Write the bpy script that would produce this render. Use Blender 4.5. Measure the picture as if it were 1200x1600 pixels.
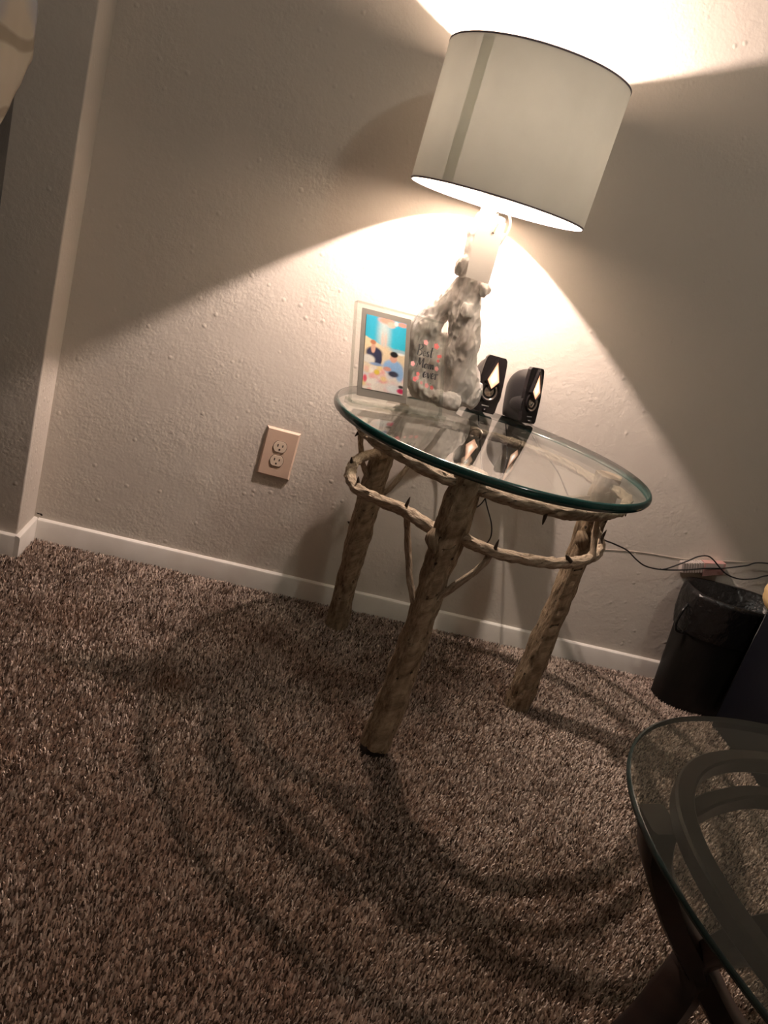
import bpy, bmesh, math, random
import numpy as np
from mathutils import Vector, Matrix, noise

for o in list(bpy.data.objects):
    bpy.data.objects.remove(o, do_unlink=True)
S = bpy.context.scene
C = S.collection
random.seed(7)
RNG = np.random.default_rng(11)

# ------------------------------------------------------------------ camera
ROLL, PITCH, YAW, FPX = 0.3004, 0.3141, 0.1781, 1246.8
CAM = Vector((0.5297, -2.0576, 0.9821))
fwd = Vector((math.sin(YAW) * math.cos(PITCH), math.cos(YAW) * math.cos(PITCH), -math.sin(PITCH)))
r0 = fwd.cross(Vector((0, 0, 1))).normalized()
u0 = r0.cross(fwd)
rt = math.cos(ROLL) * r0 + math.sin(ROLL) * u0
up = -math.sin(ROLL) * r0 + math.cos(ROLL) * u0
cd = bpy.data.cameras.new('camera')
cam = bpy.data.objects.new('camera', cd)
C.objects.link(cam)
cam.matrix_world = Matrix(((rt.x, up.x, -fwd.x, CAM.x), (rt.y, up.y, -fwd.y, CAM.y),
                           (rt.z, up.z, -fwd.z, CAM.z), (0, 0, 0, 1)))
cd.sensor_fit = 'VERTICAL'
cd.sensor_height = 36
cd.lens = FPX / 1600 * 36
cd.clip_start = 0.02
S.camera = cam

# ------------------------------------------------------------------ world, room lights, exposure
w = bpy.data.worlds.new('world')
S.world = w
w.use_nodes = True
w.node_tree.nodes['Background'].inputs[0].default_value = (1, 0.93, 0.84, 1)
w.node_tree.nodes['Background'].inputs[1].default_value = 0.02

BULB = (0.884, -0.222, 1.283)
LAMP_WATTS = 68.0
BULB_COLOR = (1.0, 0.785, 0.69)


def room_light(name, loc, watts, radius, col):
    l = bpy.data.lights.new(name, 'POINT')
    l.energy = watts
    l.shadow_soft_size = radius
    l.color = col
    o = bpy.data.objects.new(name, l)
    o.location = loc
    C.objects.link(o)


room_light('ceiling_fixture_light', (1.68, -2.0, 2.93), 22.0, 0.06, (1.0, 0.97, 0.87))

vs = S.view_settings
vs.view_transform = 'Standard'
vs.look = 'None'
vs.exposure = 0.0
vs.gamma = 1.0
vs.use_curve_mapping = False
S.cycles.use_denoising = True
S.cycles.max_bounces = 10
S.cycles.transparent_max_bounces = 16
S.cycles.caustics_reflective = False
S.cycles.caustics_refractive = False


# ------------------------------------------------------------------ materials
class NT:
    def __init__(self, name):
        self.m = bpy.data.materials.new(name)
        self.m.use_nodes = True
        self.t = self.m.node_tree
        self.b = self.t.nodes['Principled BSDF']
        self.out = self.t.nodes['Material Output']

    def n(self, kind, **kw):
        x = self.t.nodes.new(kind)
        for k, v in kw.items():
            if k in x.inputs.keys():
                x.inputs[k].default_value = v
            else:
                setattr(x, k, v)
        return x

    def l(self, a, b):
        self.t.links.new(a, b)


def plain(name, col, rough=0.6, metal=0.0, spec=0.5, emit=None, estr=0.0):
    k = NT(name)
    k.b.inputs['Base Color'].default_value = (*col, 1)
    k.b.inputs['Roughness'].default_value = rough
    k.b.inputs['Metallic'].default_value = metal
    k.b.inputs['Specular IOR Level'].default_value = spec
    if emit:
        k.b.inputs['Emission Color'].default_value = (*emit, 1)
        k.b.inputs['Emission Strength'].default_value = estr
    return k.m


def ramp(k, fac, stops):
    r = k.n('ShaderNodeValToRGB')
    el = r.color_ramp.elements
    while len(el) < len(stops):
        el.new(0.5)
    for e, (p, c) in zip(el, stops):
        e.position = p
        e.color = (*c, 1)
    k.l(fac, r.inputs[0])
    return r.outputs[0]


def noisy(name, stops, scale=20, rough=0.7, bump=0.3, bscale=None, dist=0.002, stretch=(1, 1, 1), spec=0.4, detail=6):
    k = NT(name)
    tc = k.n('ShaderNodeTexCoord')
    mp = k.n('ShaderNodeMapping')
    mp.inputs['Scale'].default_value = stretch
    k.l(tc.outputs['Object'], mp.inputs[0])
    a = k.n('ShaderNodeTexNoise', Scale=scale, Detail=detail)
    k.l(mp.outputs[0], a.inputs['Vector'])
    k.l(ramp(k, a.outputs['Fac'], stops), k.b.inputs['Base Color'])
    k.b.inputs['Roughness'].default_value = rough
    k.b.inputs['Specular IOR Level'].default_value = spec
    if bump:
        b = k.n('ShaderNodeTexNoise', Scale=bscale or scale * 2, Detail=5)
        k.l(mp.outputs[0], b.inputs['Vector'])
        bp = k.n('ShaderNodeBump', Strength=bump, Distance=dist)
        k.l(b.outputs['Fac'], bp.inputs['Height'])
        k.l(bp.outputs[0], k.b.inputs['Normal'])
    return k.m


def wall_mat(name, col):
    k = NT(name)
    tc = k.n('ShaderNodeTexCoord')
    v = tc.outputs['Object']
    tint = k.n('ShaderNodeTexNoise', Scale=2.2, Detail=3)
    k.l(v, tint.inputs['Vector'])
    lo = tuple(c * 0.95 for c in col)
    k.l(ramp(k, tint.outputs['Fac'], [(0.3, lo), (0.7, col)]), k.b.inputs['Base Color'])
    k.b.inputs['Roughness'].default_value = 0.62
    k.b.inputs['Specular IOR Level'].default_value = 0.3
    fine = k.n('ShaderNodeTexNoise', Scale=150, Detail=3)
    mid = k.n('ShaderNodeTexNoise', Scale=60, Detail=4)
    patch = k.n('ShaderNodeTexNoise', Scale=7, Detail=2)
    for x in (fine, mid, patch):
        k.l(v, x.inputs['Vector'])
    # sparse splatter blobs
    vo = k.n('ShaderNodeTexVoronoi', Scale=46)
    vo.inputs['Randomness'].default_value = 1.0
    k.l(v, vo.inputs['Vector'])
    blob = k.n('ShaderNodeMapRange')
    blob.inputs['From Min'].default_value = 0.30
    blob.inputs['From Max'].default_value = 0.08
    k.l(vo.outputs['Distance'], blob.inputs['Value'])
    cr = k.n('ShaderNodeSeparateColor')
    k.l(vo.outputs['Color'], cr.inputs[0])
    pick = k.n('ShaderNodeMath', operation='GREATER_THAN')
    pick.inputs[1].default_value = 0.87
    k.l(cr.outputs[0], pick.inputs[0])
    bm_ = k.n('ShaderNodeMath', operation='MULTIPLY')
    k.l(blob.outputs[0], bm_.inputs[0])
    k.l(pick.outputs[0], bm_.inputs[1])
    # density of the relief drifts over the wall
    pm = k.n('ShaderNodeMapRange')
    pm.inputs['From Min'].default_value = 0.35
    pm.inputs['From Max'].default_value = 0.65
    pm.inputs['To Min'].default_value = 0.35
    pm.inputs['To Max'].default_value = 1.0
    k.l(patch.outputs['Fac'], pm.inputs['Value'])
    h1 = k.n('ShaderNodeMath', operation='MULTIPLY_ADD')
    k.l(mid.outputs['Fac'], h1.inputs[0])
    h1.inputs[1].default_value = 1.6
    k.l(fine.outputs['Fac'], h1.inputs[2])
    h2 = k.n('ShaderNodeMath', operation='MULTIPLY')
    k.l(h1.outputs[0], h2.inputs[0])
    k.l(pm.outputs[0], h2.inputs[1])
    h3 = k.n('ShaderNodeMath', operation='MULTIPLY_ADD')
    k.l(bm_.outputs[0], h3.inputs[0])
    h3.inputs[1].default_value = 0.9
    k.l(h2.outputs[0], h3.inputs[2])
    bp = k.n('ShaderNodeBump', Strength=0.48, Distance=0.0018)
    k.l(h3.outputs[0], bp.inputs['Height'])
    k.l(bp.outputs[0], k.b.inputs['Normal'])
    return k.m


def clear_mat(name, tint, rough=0.0, f0=0.04):
    """clear pane: straight-through transmission plus an angle dependent mirror reflection"""
    k = NT(name)
    lw = k.n('ShaderNodeLayerWeight', Blend=0.5)
    pw = k.n('ShaderNodeMath', operation='POWER')
    pw.inputs[1].default_value = 5.0
    k.l(lw.outputs['Facing'], pw.inputs[0])
    fr = k.n('ShaderNodeMath', operation='MULTIPLY_ADD')
    fr.inputs[1].default_value = 1 - f0
    fr.inputs[2].default_value = f0
    k.l(pw.outputs[0], fr.inputs[0])
    tr = k.n('ShaderNodeBsdfTransparent')
    tr.inputs[0].default_value = (*tint, 1)
    gl = k.n('ShaderNodeBsdfGlossy')
    gl.inputs['Roughness'].default_value = rough
    gl.inputs[0].default_value = (1, 1, 1, 1)
    mx = k.n('ShaderNodeMixShader')
    k.l(fr.outputs[0], mx.inputs[0])
    k.l(tr.outputs[0], mx.inputs[1])
    k.l(gl.outputs[0], mx.inputs[2])
    k.l(mx.outputs[0], k.out.inputs[0])
    return k.m


def attr_mat(name, rough=0.9, spec=0.1, attr='tint'):
    k = NT(name)
    a = k.n('ShaderNodeAttribute')
    a.attribute_name = attr
    k.l(a.outputs['Color'], k.b.inputs['Base Color'])
    k.b.inputs['Roughness'].default_value = rough
    k.b.inputs['Specular IOR Level'].default_value = spec
    return k.m


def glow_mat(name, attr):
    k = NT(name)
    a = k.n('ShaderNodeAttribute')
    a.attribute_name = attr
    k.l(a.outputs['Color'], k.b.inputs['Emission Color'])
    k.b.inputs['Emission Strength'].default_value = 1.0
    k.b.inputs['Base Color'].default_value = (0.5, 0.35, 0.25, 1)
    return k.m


def shade_mat(name='shade_fabric', mixf=0.083):
    k = NT(name)
    tc = k.n('ShaderNodeTexCoord')
    mp = k.n('ShaderNodeMapping')
    mp.inputs['Scale'].default_value = (1, 1, 0.35)
    k.l(tc.outputs['Object'], mp.inputs[0])
    a = k.n('ShaderNodeTexNoise', Scale=260, Detail=3)
    k.l(mp.outputs[0], a.inputs['Vector'])
    b = k.n('ShaderNodeTexNoise', Scale=9, Detail=4)
    k.l(tc.outputs['Object'], b.inputs['Vector'])
    col = ramp(k, b.outputs['Fac'], [(0.3, (0.70, 0.67, 0.59)), (0.7, (0.78, 0.75, 0.67))])
    bp = k.n('ShaderNodeBump', Strength=0.25, Distance=0.0006)
    k.l(a.outputs['Fac'], bp.inputs['Height'])
    df = k.n('ShaderNodeBsdfDiffuse')
    k.l(col, df.inputs[0])
    k.l(bp.outputs[0], df.inputs['Normal'])
    tr = k.n('ShaderNodeBsdfTranslucent')
    tr.inputs[0].default_value = (0.82, 0.84, 0.80, 1)
    mx = k.n('ShaderNodeMixShader')
    mx.inputs[0].default_value = mixf
    k.l(df.outputs[0], mx.inputs[1])
    k.l(tr.outputs[0], mx.inputs[2])
    k.l(mx.outputs[0], k.out.inputs[0])
    return k.m


def bark_mat(name, stops, lengthwise):
    """lengthwise = 'uv': noise drawn out along the branch (V runs along it, in metres)"""
    k = NT(name)
    uv = k.n('ShaderNodeUVMap')
    uv.uv_map = 'UVMap'
    mp = k.n('ShaderNodeMapping')
    mp.inputs['Scale'].default_value = (1, lengthwise, 1)
    k.l(uv.outputs[0], mp.inputs[0])
    a = k.n('ShaderNodeTexNoise', Scale=1.0, Detail=6, Roughness=0.65)
    mp.inputs['Scale'].default_value = (12, lengthwise * 2.4, 1)
    k.l(mp.outputs[0], a.inputs['Vector'])
    col = ramp(k, a.outputs['Fac'], stops)
    # knots and dark flecks
    vo = k.n('ShaderNodeTexNoise', Scale=1.0, Detail=3)
    mp2 = k.n('ShaderNodeMapping')
    mp2.inputs['Scale'].default_value = (11, lengthwise * 4.2, 1)
    mp2.inputs['Location'].default_value = (3.3, 1.7, 0)
    k.l(uv.outputs[0], mp2.inputs[0])
    k.l(mp2.outputs[0], vo.inputs['Vector'])
    mr = k.n('ShaderNodeMapRange')
    mr.inputs['From Min'].default_value = 0.63
    mr.inputs['From Max'].default_value = 0.72
    k.l(vo.outputs['Fac'], mr.inputs['Value'])
    mix = k.n('ShaderNodeMix', data_type='RGBA')
    k.l(mr.outputs[0], mix.inputs[0])
    k.l(col, mix.inputs[6])
    mix.inputs[7].default_value = (0.035, 0.022, 0.012, 1)
    k.l(mix.outputs[2], k.b.inputs['Base Color'])
    k.b.inputs['Roughness'].default_value = 0.8
    k.b.inputs['Specular IOR Level'].default_value = 0.25
    bp = k.n('ShaderNodeBump', Strength=0.9, Distance=0.006)
    sub = k.n('ShaderNodeMath', operation='SUBTRACT')
    k.l(a.outputs['Fac'], sub.inputs[0])
    k.l(mr.outputs[0], sub.inputs[1])
    k.l(sub.outputs[0], bp.inputs['Height'])
    k.l(bp.outputs[0], k.b.inputs['Normal'])
    return k.m


WALL = (0.60, 0.55, 0.485)
M = {
    'wall': wall_mat('wall_paint', WALL),
    'ceiling': plain('ceiling_paint', (0.84, 0.82, 0.78), 0.8),
    'base': noisy('baseboard_paint', [(0.3, (0.70, 0.66, 0.60)), (0.7, (0.80, 0.77, 0.72))], 12, 0.45, 0.15, 60, 0.001),
    'floor': noisy('carpet_backing', [(0.3, (0.03, 0.02, 0.015)), (0.55, (0.09, 0.06, 0.043)), (0.75, (0.18, 0.13, 0.10))], 240, 0.95, 0.6, 300, 0.004, spec=0.05),
    'pile': attr_mat('carpet_yarn', 0.95, 0.05),
    'glass': clear_mat('table_glass', (0.955, 0.98, 0.968)),
    'glass_edge': plain('glass_edge_teal', (0.004, 0.040, 0.036), 0.08, 0, 0.6),
    'dglass': clear_mat('smoked_glass', (0.80, 0.81, 0.77), 0.02, 0.06),
    'dglass_edge': plain('smoked_glass_edge', (0.005, 0.016, 0.014), 0.25),
    'acrylic': clear_mat('acrylic', (0.972, 0.985, 0.975)),
    'acrylic_edge': clear_mat('acrylic_edge', (0.74, 0.77, 0.74), 0.05, 0.08),
    'bark': bark_mat('bark_brown', [(0.28, (0.10, 0.065, 0.040)), (0.48, (0.25, 0.178, 0.112)), (0.72, (0.42, 0.32, 0.22))], 16),
    'rail': bark_mat('bark_pale', [(0.28, (0.15, 0.10, 0.065)), (0.48, (0.38, 0.285, 0.20)), (0.72, (0.62, 0.51, 0.39))], 24),
    'stub': plain('thorn_dark', (0.05, 0.03, 0.018), 0.8),
    'drift': noisy('driftwood_whitewash', [(0.24, (0.50, 0.44, 0.41)), (0.36, (0.78, 0.73, 0.69)), (0.55, (0.88, 0.86, 0.83))], 20, 0.85, 0.45, 70, 0.003, (1, 1, 0.4), 0.2),
    'shade': shade_mat(),
    'fabric_strip': shade_mat('shade_strip_fabric', 0.62),
    'trim': plain('shade_trim', (0.20, 0.17, 0.19), 0.7),
    'white_plastic': plain('white_plastic', (0.80, 0.78, 0.74), 0.35),
    'tag': plain('tag_paper', (0.80, 0.79, 0.76), 0.7),
    'string': plain('tag_string', (0.42, 0.33, 0.20), 0.9),
    'metal': plain('nickel_wire', (0.55, 0.53, 0.50), 0.3, 1.0),
    'bulb': clear_mat('bulb_glass', (0.99, 0.99, 0.99)),
    'filament': plain('filament_glow', (1, 1, 1), 0.4, emit=BULB_COLOR, estr=60.0),
    'black': plain('speaker_black', (0.012, 0.011, 0.011), 0.42),
    'black_gloss': plain('speaker_black_gloss', (0.012, 0.010, 0.010), 0.22),
    'kite': glow_mat('speaker_kite_panel', 'glow'),
    'cone': plain('speaker_cone', (0.85, 0.74, 0.68), 0.14, 0.9),
    'mark': plain('speaker_mark_grey', (0.30, 0.29, 0.28), 0.6),
    'cord': plain('cord_black', (0.010, 0.008, 0.008), 0.45),
    'pale_cord': plain('cord_pale', (0.62, 0.53, 0.45), 0.6),
    'plate': plain('outlet_plate_almond', (0.60, 0.45, 0.345), 0.4),
    'recept': plain('outlet_face_cream', (0.72, 0.60, 0.47), 0.4),
    'slot': plain('outlet_slot_dark', (0.02, 0.012, 0.01), 0.7),
    'mat': plain('photo_mat_taupe', (0.185, 0.168, 0.14), 0.8),
    'photo': attr_mat('photo_print', 0.35, 0.4),
    'ink': plain('letter_ink', (0.012, 0.012, 0.014), 0.6),
    'pink': plain('petal_print', (0.72, 0.18, 0.18), 0.6),
    'pink2': plain('petal_print_pale', (0.80, 0.36, 0.36), 0.6),
    'leafp': plain('leaf_print', (0.20, 0.26, 0.18), 0.6),
    'bag': noisy('bin_liner_black', [(0.3, (0.006, 0.006, 0.006)), (0.7, (0.012, 0.011, 0.011))], 8, 0.22, 0.8, 55, 0.006, spec=0.35),
    'bin': plain('bin_plastic_black', (0.006, 0.0055, 0.005), 0.45, 0, 0.25),
    'box': plain('box_navy_black', (0.003, 0.0035, 0.006), 0.55, 0, 0.2),
    'gourd': noisy('ornament_tan', [(0.3, (0.62, 0.44, 0.21)), (0.7, (0.72, 0.54, 0.29))], 14, 0.45, 0.1),
    'dwood': noisy('dark_wood', [(0.3, (0.010, 0.006, 0.005)), (0.7, (0.022, 0.012, 0.009))], 9, 0.35, 0.1, stretch=(1, 1, 4)),
    'leather': noisy('black_leather', [(0.3, (0.010, 0.010, 0.010)), (0.7, (0.020, 0.019, 0.019))], 60, 0.35, 0.3, 200, 0.001),
    'clear_rib': plain('ribbed_clear_plastic', (0.42, 0.37, 0.34), 0.15),
    'pink_tape': plain('pink_sleeve', (0.42, 0.235, 0.215), 0.4),
}


# ------------------------------------------------------------------ building helpers
ORG = {}


def root(name, label, cat, loc, group=None):
    o = bpy.data.objects.new(name, None)
    o.empty_display_size = 0.05
    o.location = loc
    C.objects.link(o)
    o['label'] = label
    o['category'] = cat
    if group:
        o['group'] = group
    ORG[o.name] = Vector(loc)
    return o


def tag(o, label, cat, group=None):
    o['label'] = label
    o['category'] = cat
    if group:
        o['group'] = group
    return o


def obj(name, geo, mat, parent=None, smooth=True, uv=None, origin=None, angle=None):
    """geo = (verts, faces) in world coordinates; parented meshes are stored about their thing's base"""
    v, f = geo
    v = np.asarray(v, dtype=float)
    org = ORG[parent.name] if parent else Vector(origin or (0, 0, 0))
    me = bpy.data.meshes.new(name)
    me.from_pydata((v - np.array(org)).tolist(), [], [list(map(int, q)) for q in f])
    if uv is not None:
        lay = me.uv_layers.new(name='UVMap')
        li = np.empty(len(me.loops), dtype=np.int32)
        me.loops.foreach_get('vertex_index', li)
        lay.data.foreach_set('uv', np.asarray(uv, dtype=np.float32)[li].ravel())
    mats = mat if isinstance(mat, (list, tuple)) else [mat]
    for x in mats:
        me.materials.append(M[x] if isinstance(x, str) else x)
    if smooth:
        me.polygons.foreach_set('use_smooth', [True] * len(me.polygons))
        if angle is not None:
            me.set_sharp_from_angle(angle=angle)
    me.update()
    o = bpy.data.objects.new(name, me)
    C.objects.link(o)
    if parent:
        o.parent = parent
    else:
        o.location = org
    ORG[o.name] = org
    return o


def structure(o):
    o['kind'] = 'structure'
    return o


def merge(*geos):
    V, F, n = [], [], 0
    for v, f in geos:
        v = np.asarray(v, float)
        V.append(v)
        F += [[i + n for i in q] for q in f]
        n += len(v)
    return np.vstack(V), F


def box(a, b):
    (x0, y0, z0), (x1, y1, z1) = a, b
    v = [(x0, y0, z0), (x1, y0, z0), (x1, y1, z0), (x0, y1, z0), (x0, y0, z1), (x1, y0, z1), (x1, y1, z1), (x0, y1, z1)]
    f = [(0, 3, 2, 1), (4, 5, 6, 7), (0, 1, 5, 4), (1, 2, 6, 5), (2, 3, 7, 6), (3, 0, 4, 7)]
    return np.array(v, float), f


def rbox(a, b, r, seg=4):
    """box with rounded edges"""
    bm = bmesh.new()
    v, f = box(a, b)
    vs_ = [bm.verts.new(x) for x in v]
    for q in f:
        bm.faces.new([vs_[i] for i in q])
    bmesh.ops.bevel(bm, geom=bm.edges[:], offset=r, segments=seg, profile=0.5, affect='EDGES')
    bm.verts.ensure_lookup_table()
    out = (np.array([x.co[:] for x in bm.verts]), [[x.index for x in q.verts] for q in bm.faces])
    bm.free()
    return out


def xf(geo, mtx):
    v, f = geo
    m = np.array(mtx)
    return np.asarray(v) @ m[:3, :3].T + m[:3, 3], f


def catmull(P, step):
    P = np.asarray(P, float)
    Q = np.vstack([2 * P[0] - P[1], P, 2 * P[-1] - P[-2]])
    out = []
    for i in range(1, len(Q) - 2):
        p0, p1, p2, p3 = Q[i - 1:i + 3]
        n = max(2, int(np.linalg.norm(p2[:3] - p1[:3]) / step))
        t = np.linspace(0, 1, n, endpoint=False)[:, None]
        out.append(0.5 * (2 * p1 + (p2 - p0) * t + (2 * p0 - 5 * p1 + 4 * p2 - p3) * t ** 2 + (3 * p1 - p0 - 3 * p2 + p3) * t ** 3))
    out.append(P[-1:])
    return np.vstack(out)


def tube(pts, rad, seg=10, step=0.01, amp=0.0, freq=(1.5, 30), seed=0, cap=True, spline=True):
    """round bar along pts; rad = one radius or one per point; amp = radial unevenness. returns geo, uv"""
    P = np.asarray(pts, float)
    R = np.full(len(P), rad) if np.isscalar(rad) else np.asarray(rad, float)
    D = np.c_[P, R]
    D = catmull(D, step) if spline else D
    P, R = D[:, :3], D[:, 3]
    n = len(P)
    T = np.gradient(P, axis=0)
    T /= np.linalg.norm(T, axis=1)[:, None] + 1e-12
    a = np.array([0, 0, 1.0]) if abs(T[0, 2]) < 0.9 else np.array([1.0, 0, 0])
    N = np.cross(T[0], a)
    N /= np.linalg.norm(N)
    V, UV, s = [], [], 0.0
    for i in range(n):
        if i:
            N = N - T[i] * (N @ T[i])
            N /= np.linalg.norm(N) + 1e-12
            s += np.linalg.norm(P[i] - P[i - 1])
        B = np.cross(T[i], N)
        for j in range(seg):
            th = 2 * math.pi * j / seg
            c, d = math.cos(th), math.sin(th)
            k = 1.0
            if amp:
                k += amp * noise.noise(Vector((c * freq[0] + seed * 7.1, d * freq[0], s * freq[1]))) \
                    + 0.5 * amp * noise.noise(Vector((c * freq[0] * 3 + seed, d * freq[0] * 3, s * freq[1] * 1.7)))
            V.append(P[i] + R[i] * k * (c * N + d * B))
            UV.append((c * 0.5 + seed * 0.37, s + d * 0.02))
    F = []
    for i in range(n - 1):
        for j in range(seg):
            k = (j + 1) % seg
            F.append((i * seg + j, i * seg + k, (i + 1) * seg + k, (i + 1) * seg + j))
    if cap:
        F.append(tuple(range(seg - 1, -1, -1)))
        F.append(tuple(range((n - 1) * seg, n * seg)))
    return (np.array(V), F), UV


def lathe(prof, cx, cy, seg=64, close=False):
    """prof = [(r, z)]"""
    V, F = [], []
    for r, z in prof:
        for j in range(seg):
            t = 2 * math.pi * j / seg
            V.append((cx + r * math.cos(t), cy + r * math.sin(t), z))
    n = len(prof)
    for i in range(n if close else n - 1):
        for j in range(seg):
            k = (j + 1) % seg
            i2 = (i + 1) % n
            F.append((i * seg + j, i * seg + k, i2 * seg + k, i2 * seg + j))
    return np.array(V), F


def disc(cx, cy, z, r, seg=64, flip=False):
    V = [(cx + r * math.cos(2 * math.pi * j / seg), cy + r * math.sin(2 * math.pi * j / seg), z) for j in range(seg)]
    f = list(range(seg))
    return np.array(V), [f[::-1] if flip else f]


def sphere(c, r, nu=24, nv=14, sq=(1, 1, 1)):
    V, F = [], []
    for i in range(nv + 1):
        a = math.pi * i / nv
        for j in range(nu):
            t = 2 * math.pi * j / nu
            V.append((c[0] + r * sq[0] * math.sin(a) * math.cos(t), c[1] + r * sq[1] * math.sin(a) * math.sin(t), c[2] + r * sq[2] * math.cos(a)))
    for i in range(nv):
        for j in range(nu):
            k = (j + 1) % nu
            F.append((i * nu + j, (i + 1) * nu + j, (i + 1) * nu + k, i * nu + k))
    return np.array(V), F


def prism(poly, frame, y0, y1):
    """extrude a 2D outline [(u, v)] between depths y0 and y1 in a frame (origin, X, Y, Z)"""
    O, X, Y, Z = [np.array(q, float) for q in frame]
    n = len(poly)
    V = [O + u * X + y0 * Y + v * Z for u, v in poly] + [O + u * X + y1 * Y + v * Z for u, v in poly]
    F = [tuple(range(n)), tuple(range(2 * n - 1, n - 1, -1))]
    for i in range(n):
        j = (i + 1) % n
        F.append((j, i, n + i, n + j))
    return np.array(V), F


# ------------------------------------------------------------------ the room
ZF = -0.012            # carpet backing; the pile reaches up to about z = 0
X0, X1, Y0, ZC = -2.2, 4.4, -4.4, 3.0
JOG = 0.13
structure(obj('floor', box((X0, Y0, ZF - 0.05), (X1, 0, ZF)), 'floor', smooth=False))
structure(obj('ceiling', box((X0 - 0.1, Y0 - 0.1, ZC), (X1 + 0.1, 0.1, ZC + 0.05)), 'ceiling', smooth=False))
structure(obj('wall_back', box((0, 0, ZF), (X1 + 0.1, 0.1, ZC)), 'wall', smooth=False))
structure(obj('wall_left', rbox((X0 - 0.1, -JOG, ZF - 0.01), (0, 0.1, ZC - 0.001), 0.004, 3), 'wall', smooth=True, angle=0.9))
structure(obj('wall_side', box((X0 - 0.1, Y0, ZF), (X0, -JOG, ZC)), 'wall', smooth=False))
structure(obj('wall_right', box((X1, Y0, ZF), (X1 + 0.1, 0, ZC)), 'wall', smooth=False))
structure(obj('wall_front', box((X0 - 0.1, Y0 - 0.1, ZF), (X1 + 0.1, Y0, ZC)), 'wall', smooth=False))


def baseboard(name, a, b, nrm):
    """board from a to b along a wall, its face towards nrm, mitred by simple overlap; eased top edge"""
    a, b, nrm = Vector(a), Vector(b), Vector(nrm)
    prof = [(0, ZF), (0.012, ZF), (0.012, 0.046), (0.0105, 0.0505), (0.007, 0.053), (0, 0.054)]
    n = 60
    V, F = [], []
    for i in range(n + 1):
        q = a.lerp(b, i / n)
        for d, z in prof:
            wob = 0.0012 * noise.noise(Vector((q.x * 6, q.y * 6, z * 20)))
            V.append((q.x + nrm.x * (d + wob), q.y + nrm.y * (d + wob), z + (wob if z > 0.04 else 0)))
    m = len(prof)
    for i in range(n):
        for j in range(m - 1):
            F.append((i * m + j, (i + 1) * m + j, (i + 1) * m + j + 1, i * m + j + 1))
    F.append(tuple(range(m)))
    F.append(tuple(range(n * m + m - 1, n * m - 1, -1)))
    o = structure(obj(name, (V, F), 'base', smooth=True, angle=0.6))
    return o


baseboard('baseboard_back', (0.012, 0, 0), (X1, 0, 0), (0, -1, 0))
baseboard('baseboard_return', (0, 0, 0), (0, -JOG - 0.012, 0), (1, 0, 0))
baseboard('baseboard_left', (0.0, -JOG, 0), (X0, -JOG, 0), (0, -1, 0))

# chipped gap in the corner above the baseboard
chip_v = []
for (x, z) in [(0.004, 0.066), (0.008, 0.0625), (0.013, 0.0635), (0.018, 0.060), (0.021, 0.0615), (0.019, 0.0655), (0.016, 0.0665), (0.013, 0.0655), (0.009, 0.066)]:
    chip_v.append((x, z))
o = obj('plaster_crack', prism(chip_v, ((0, 0, 0), (1, 0, 0), (0, 1, 0), (0, 0, 1)), -0.0012, 0.0), 'slot', smooth=False)
tag(o, 'small dark chipped crack above the baseboard in the wall corner', 'crack')


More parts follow.
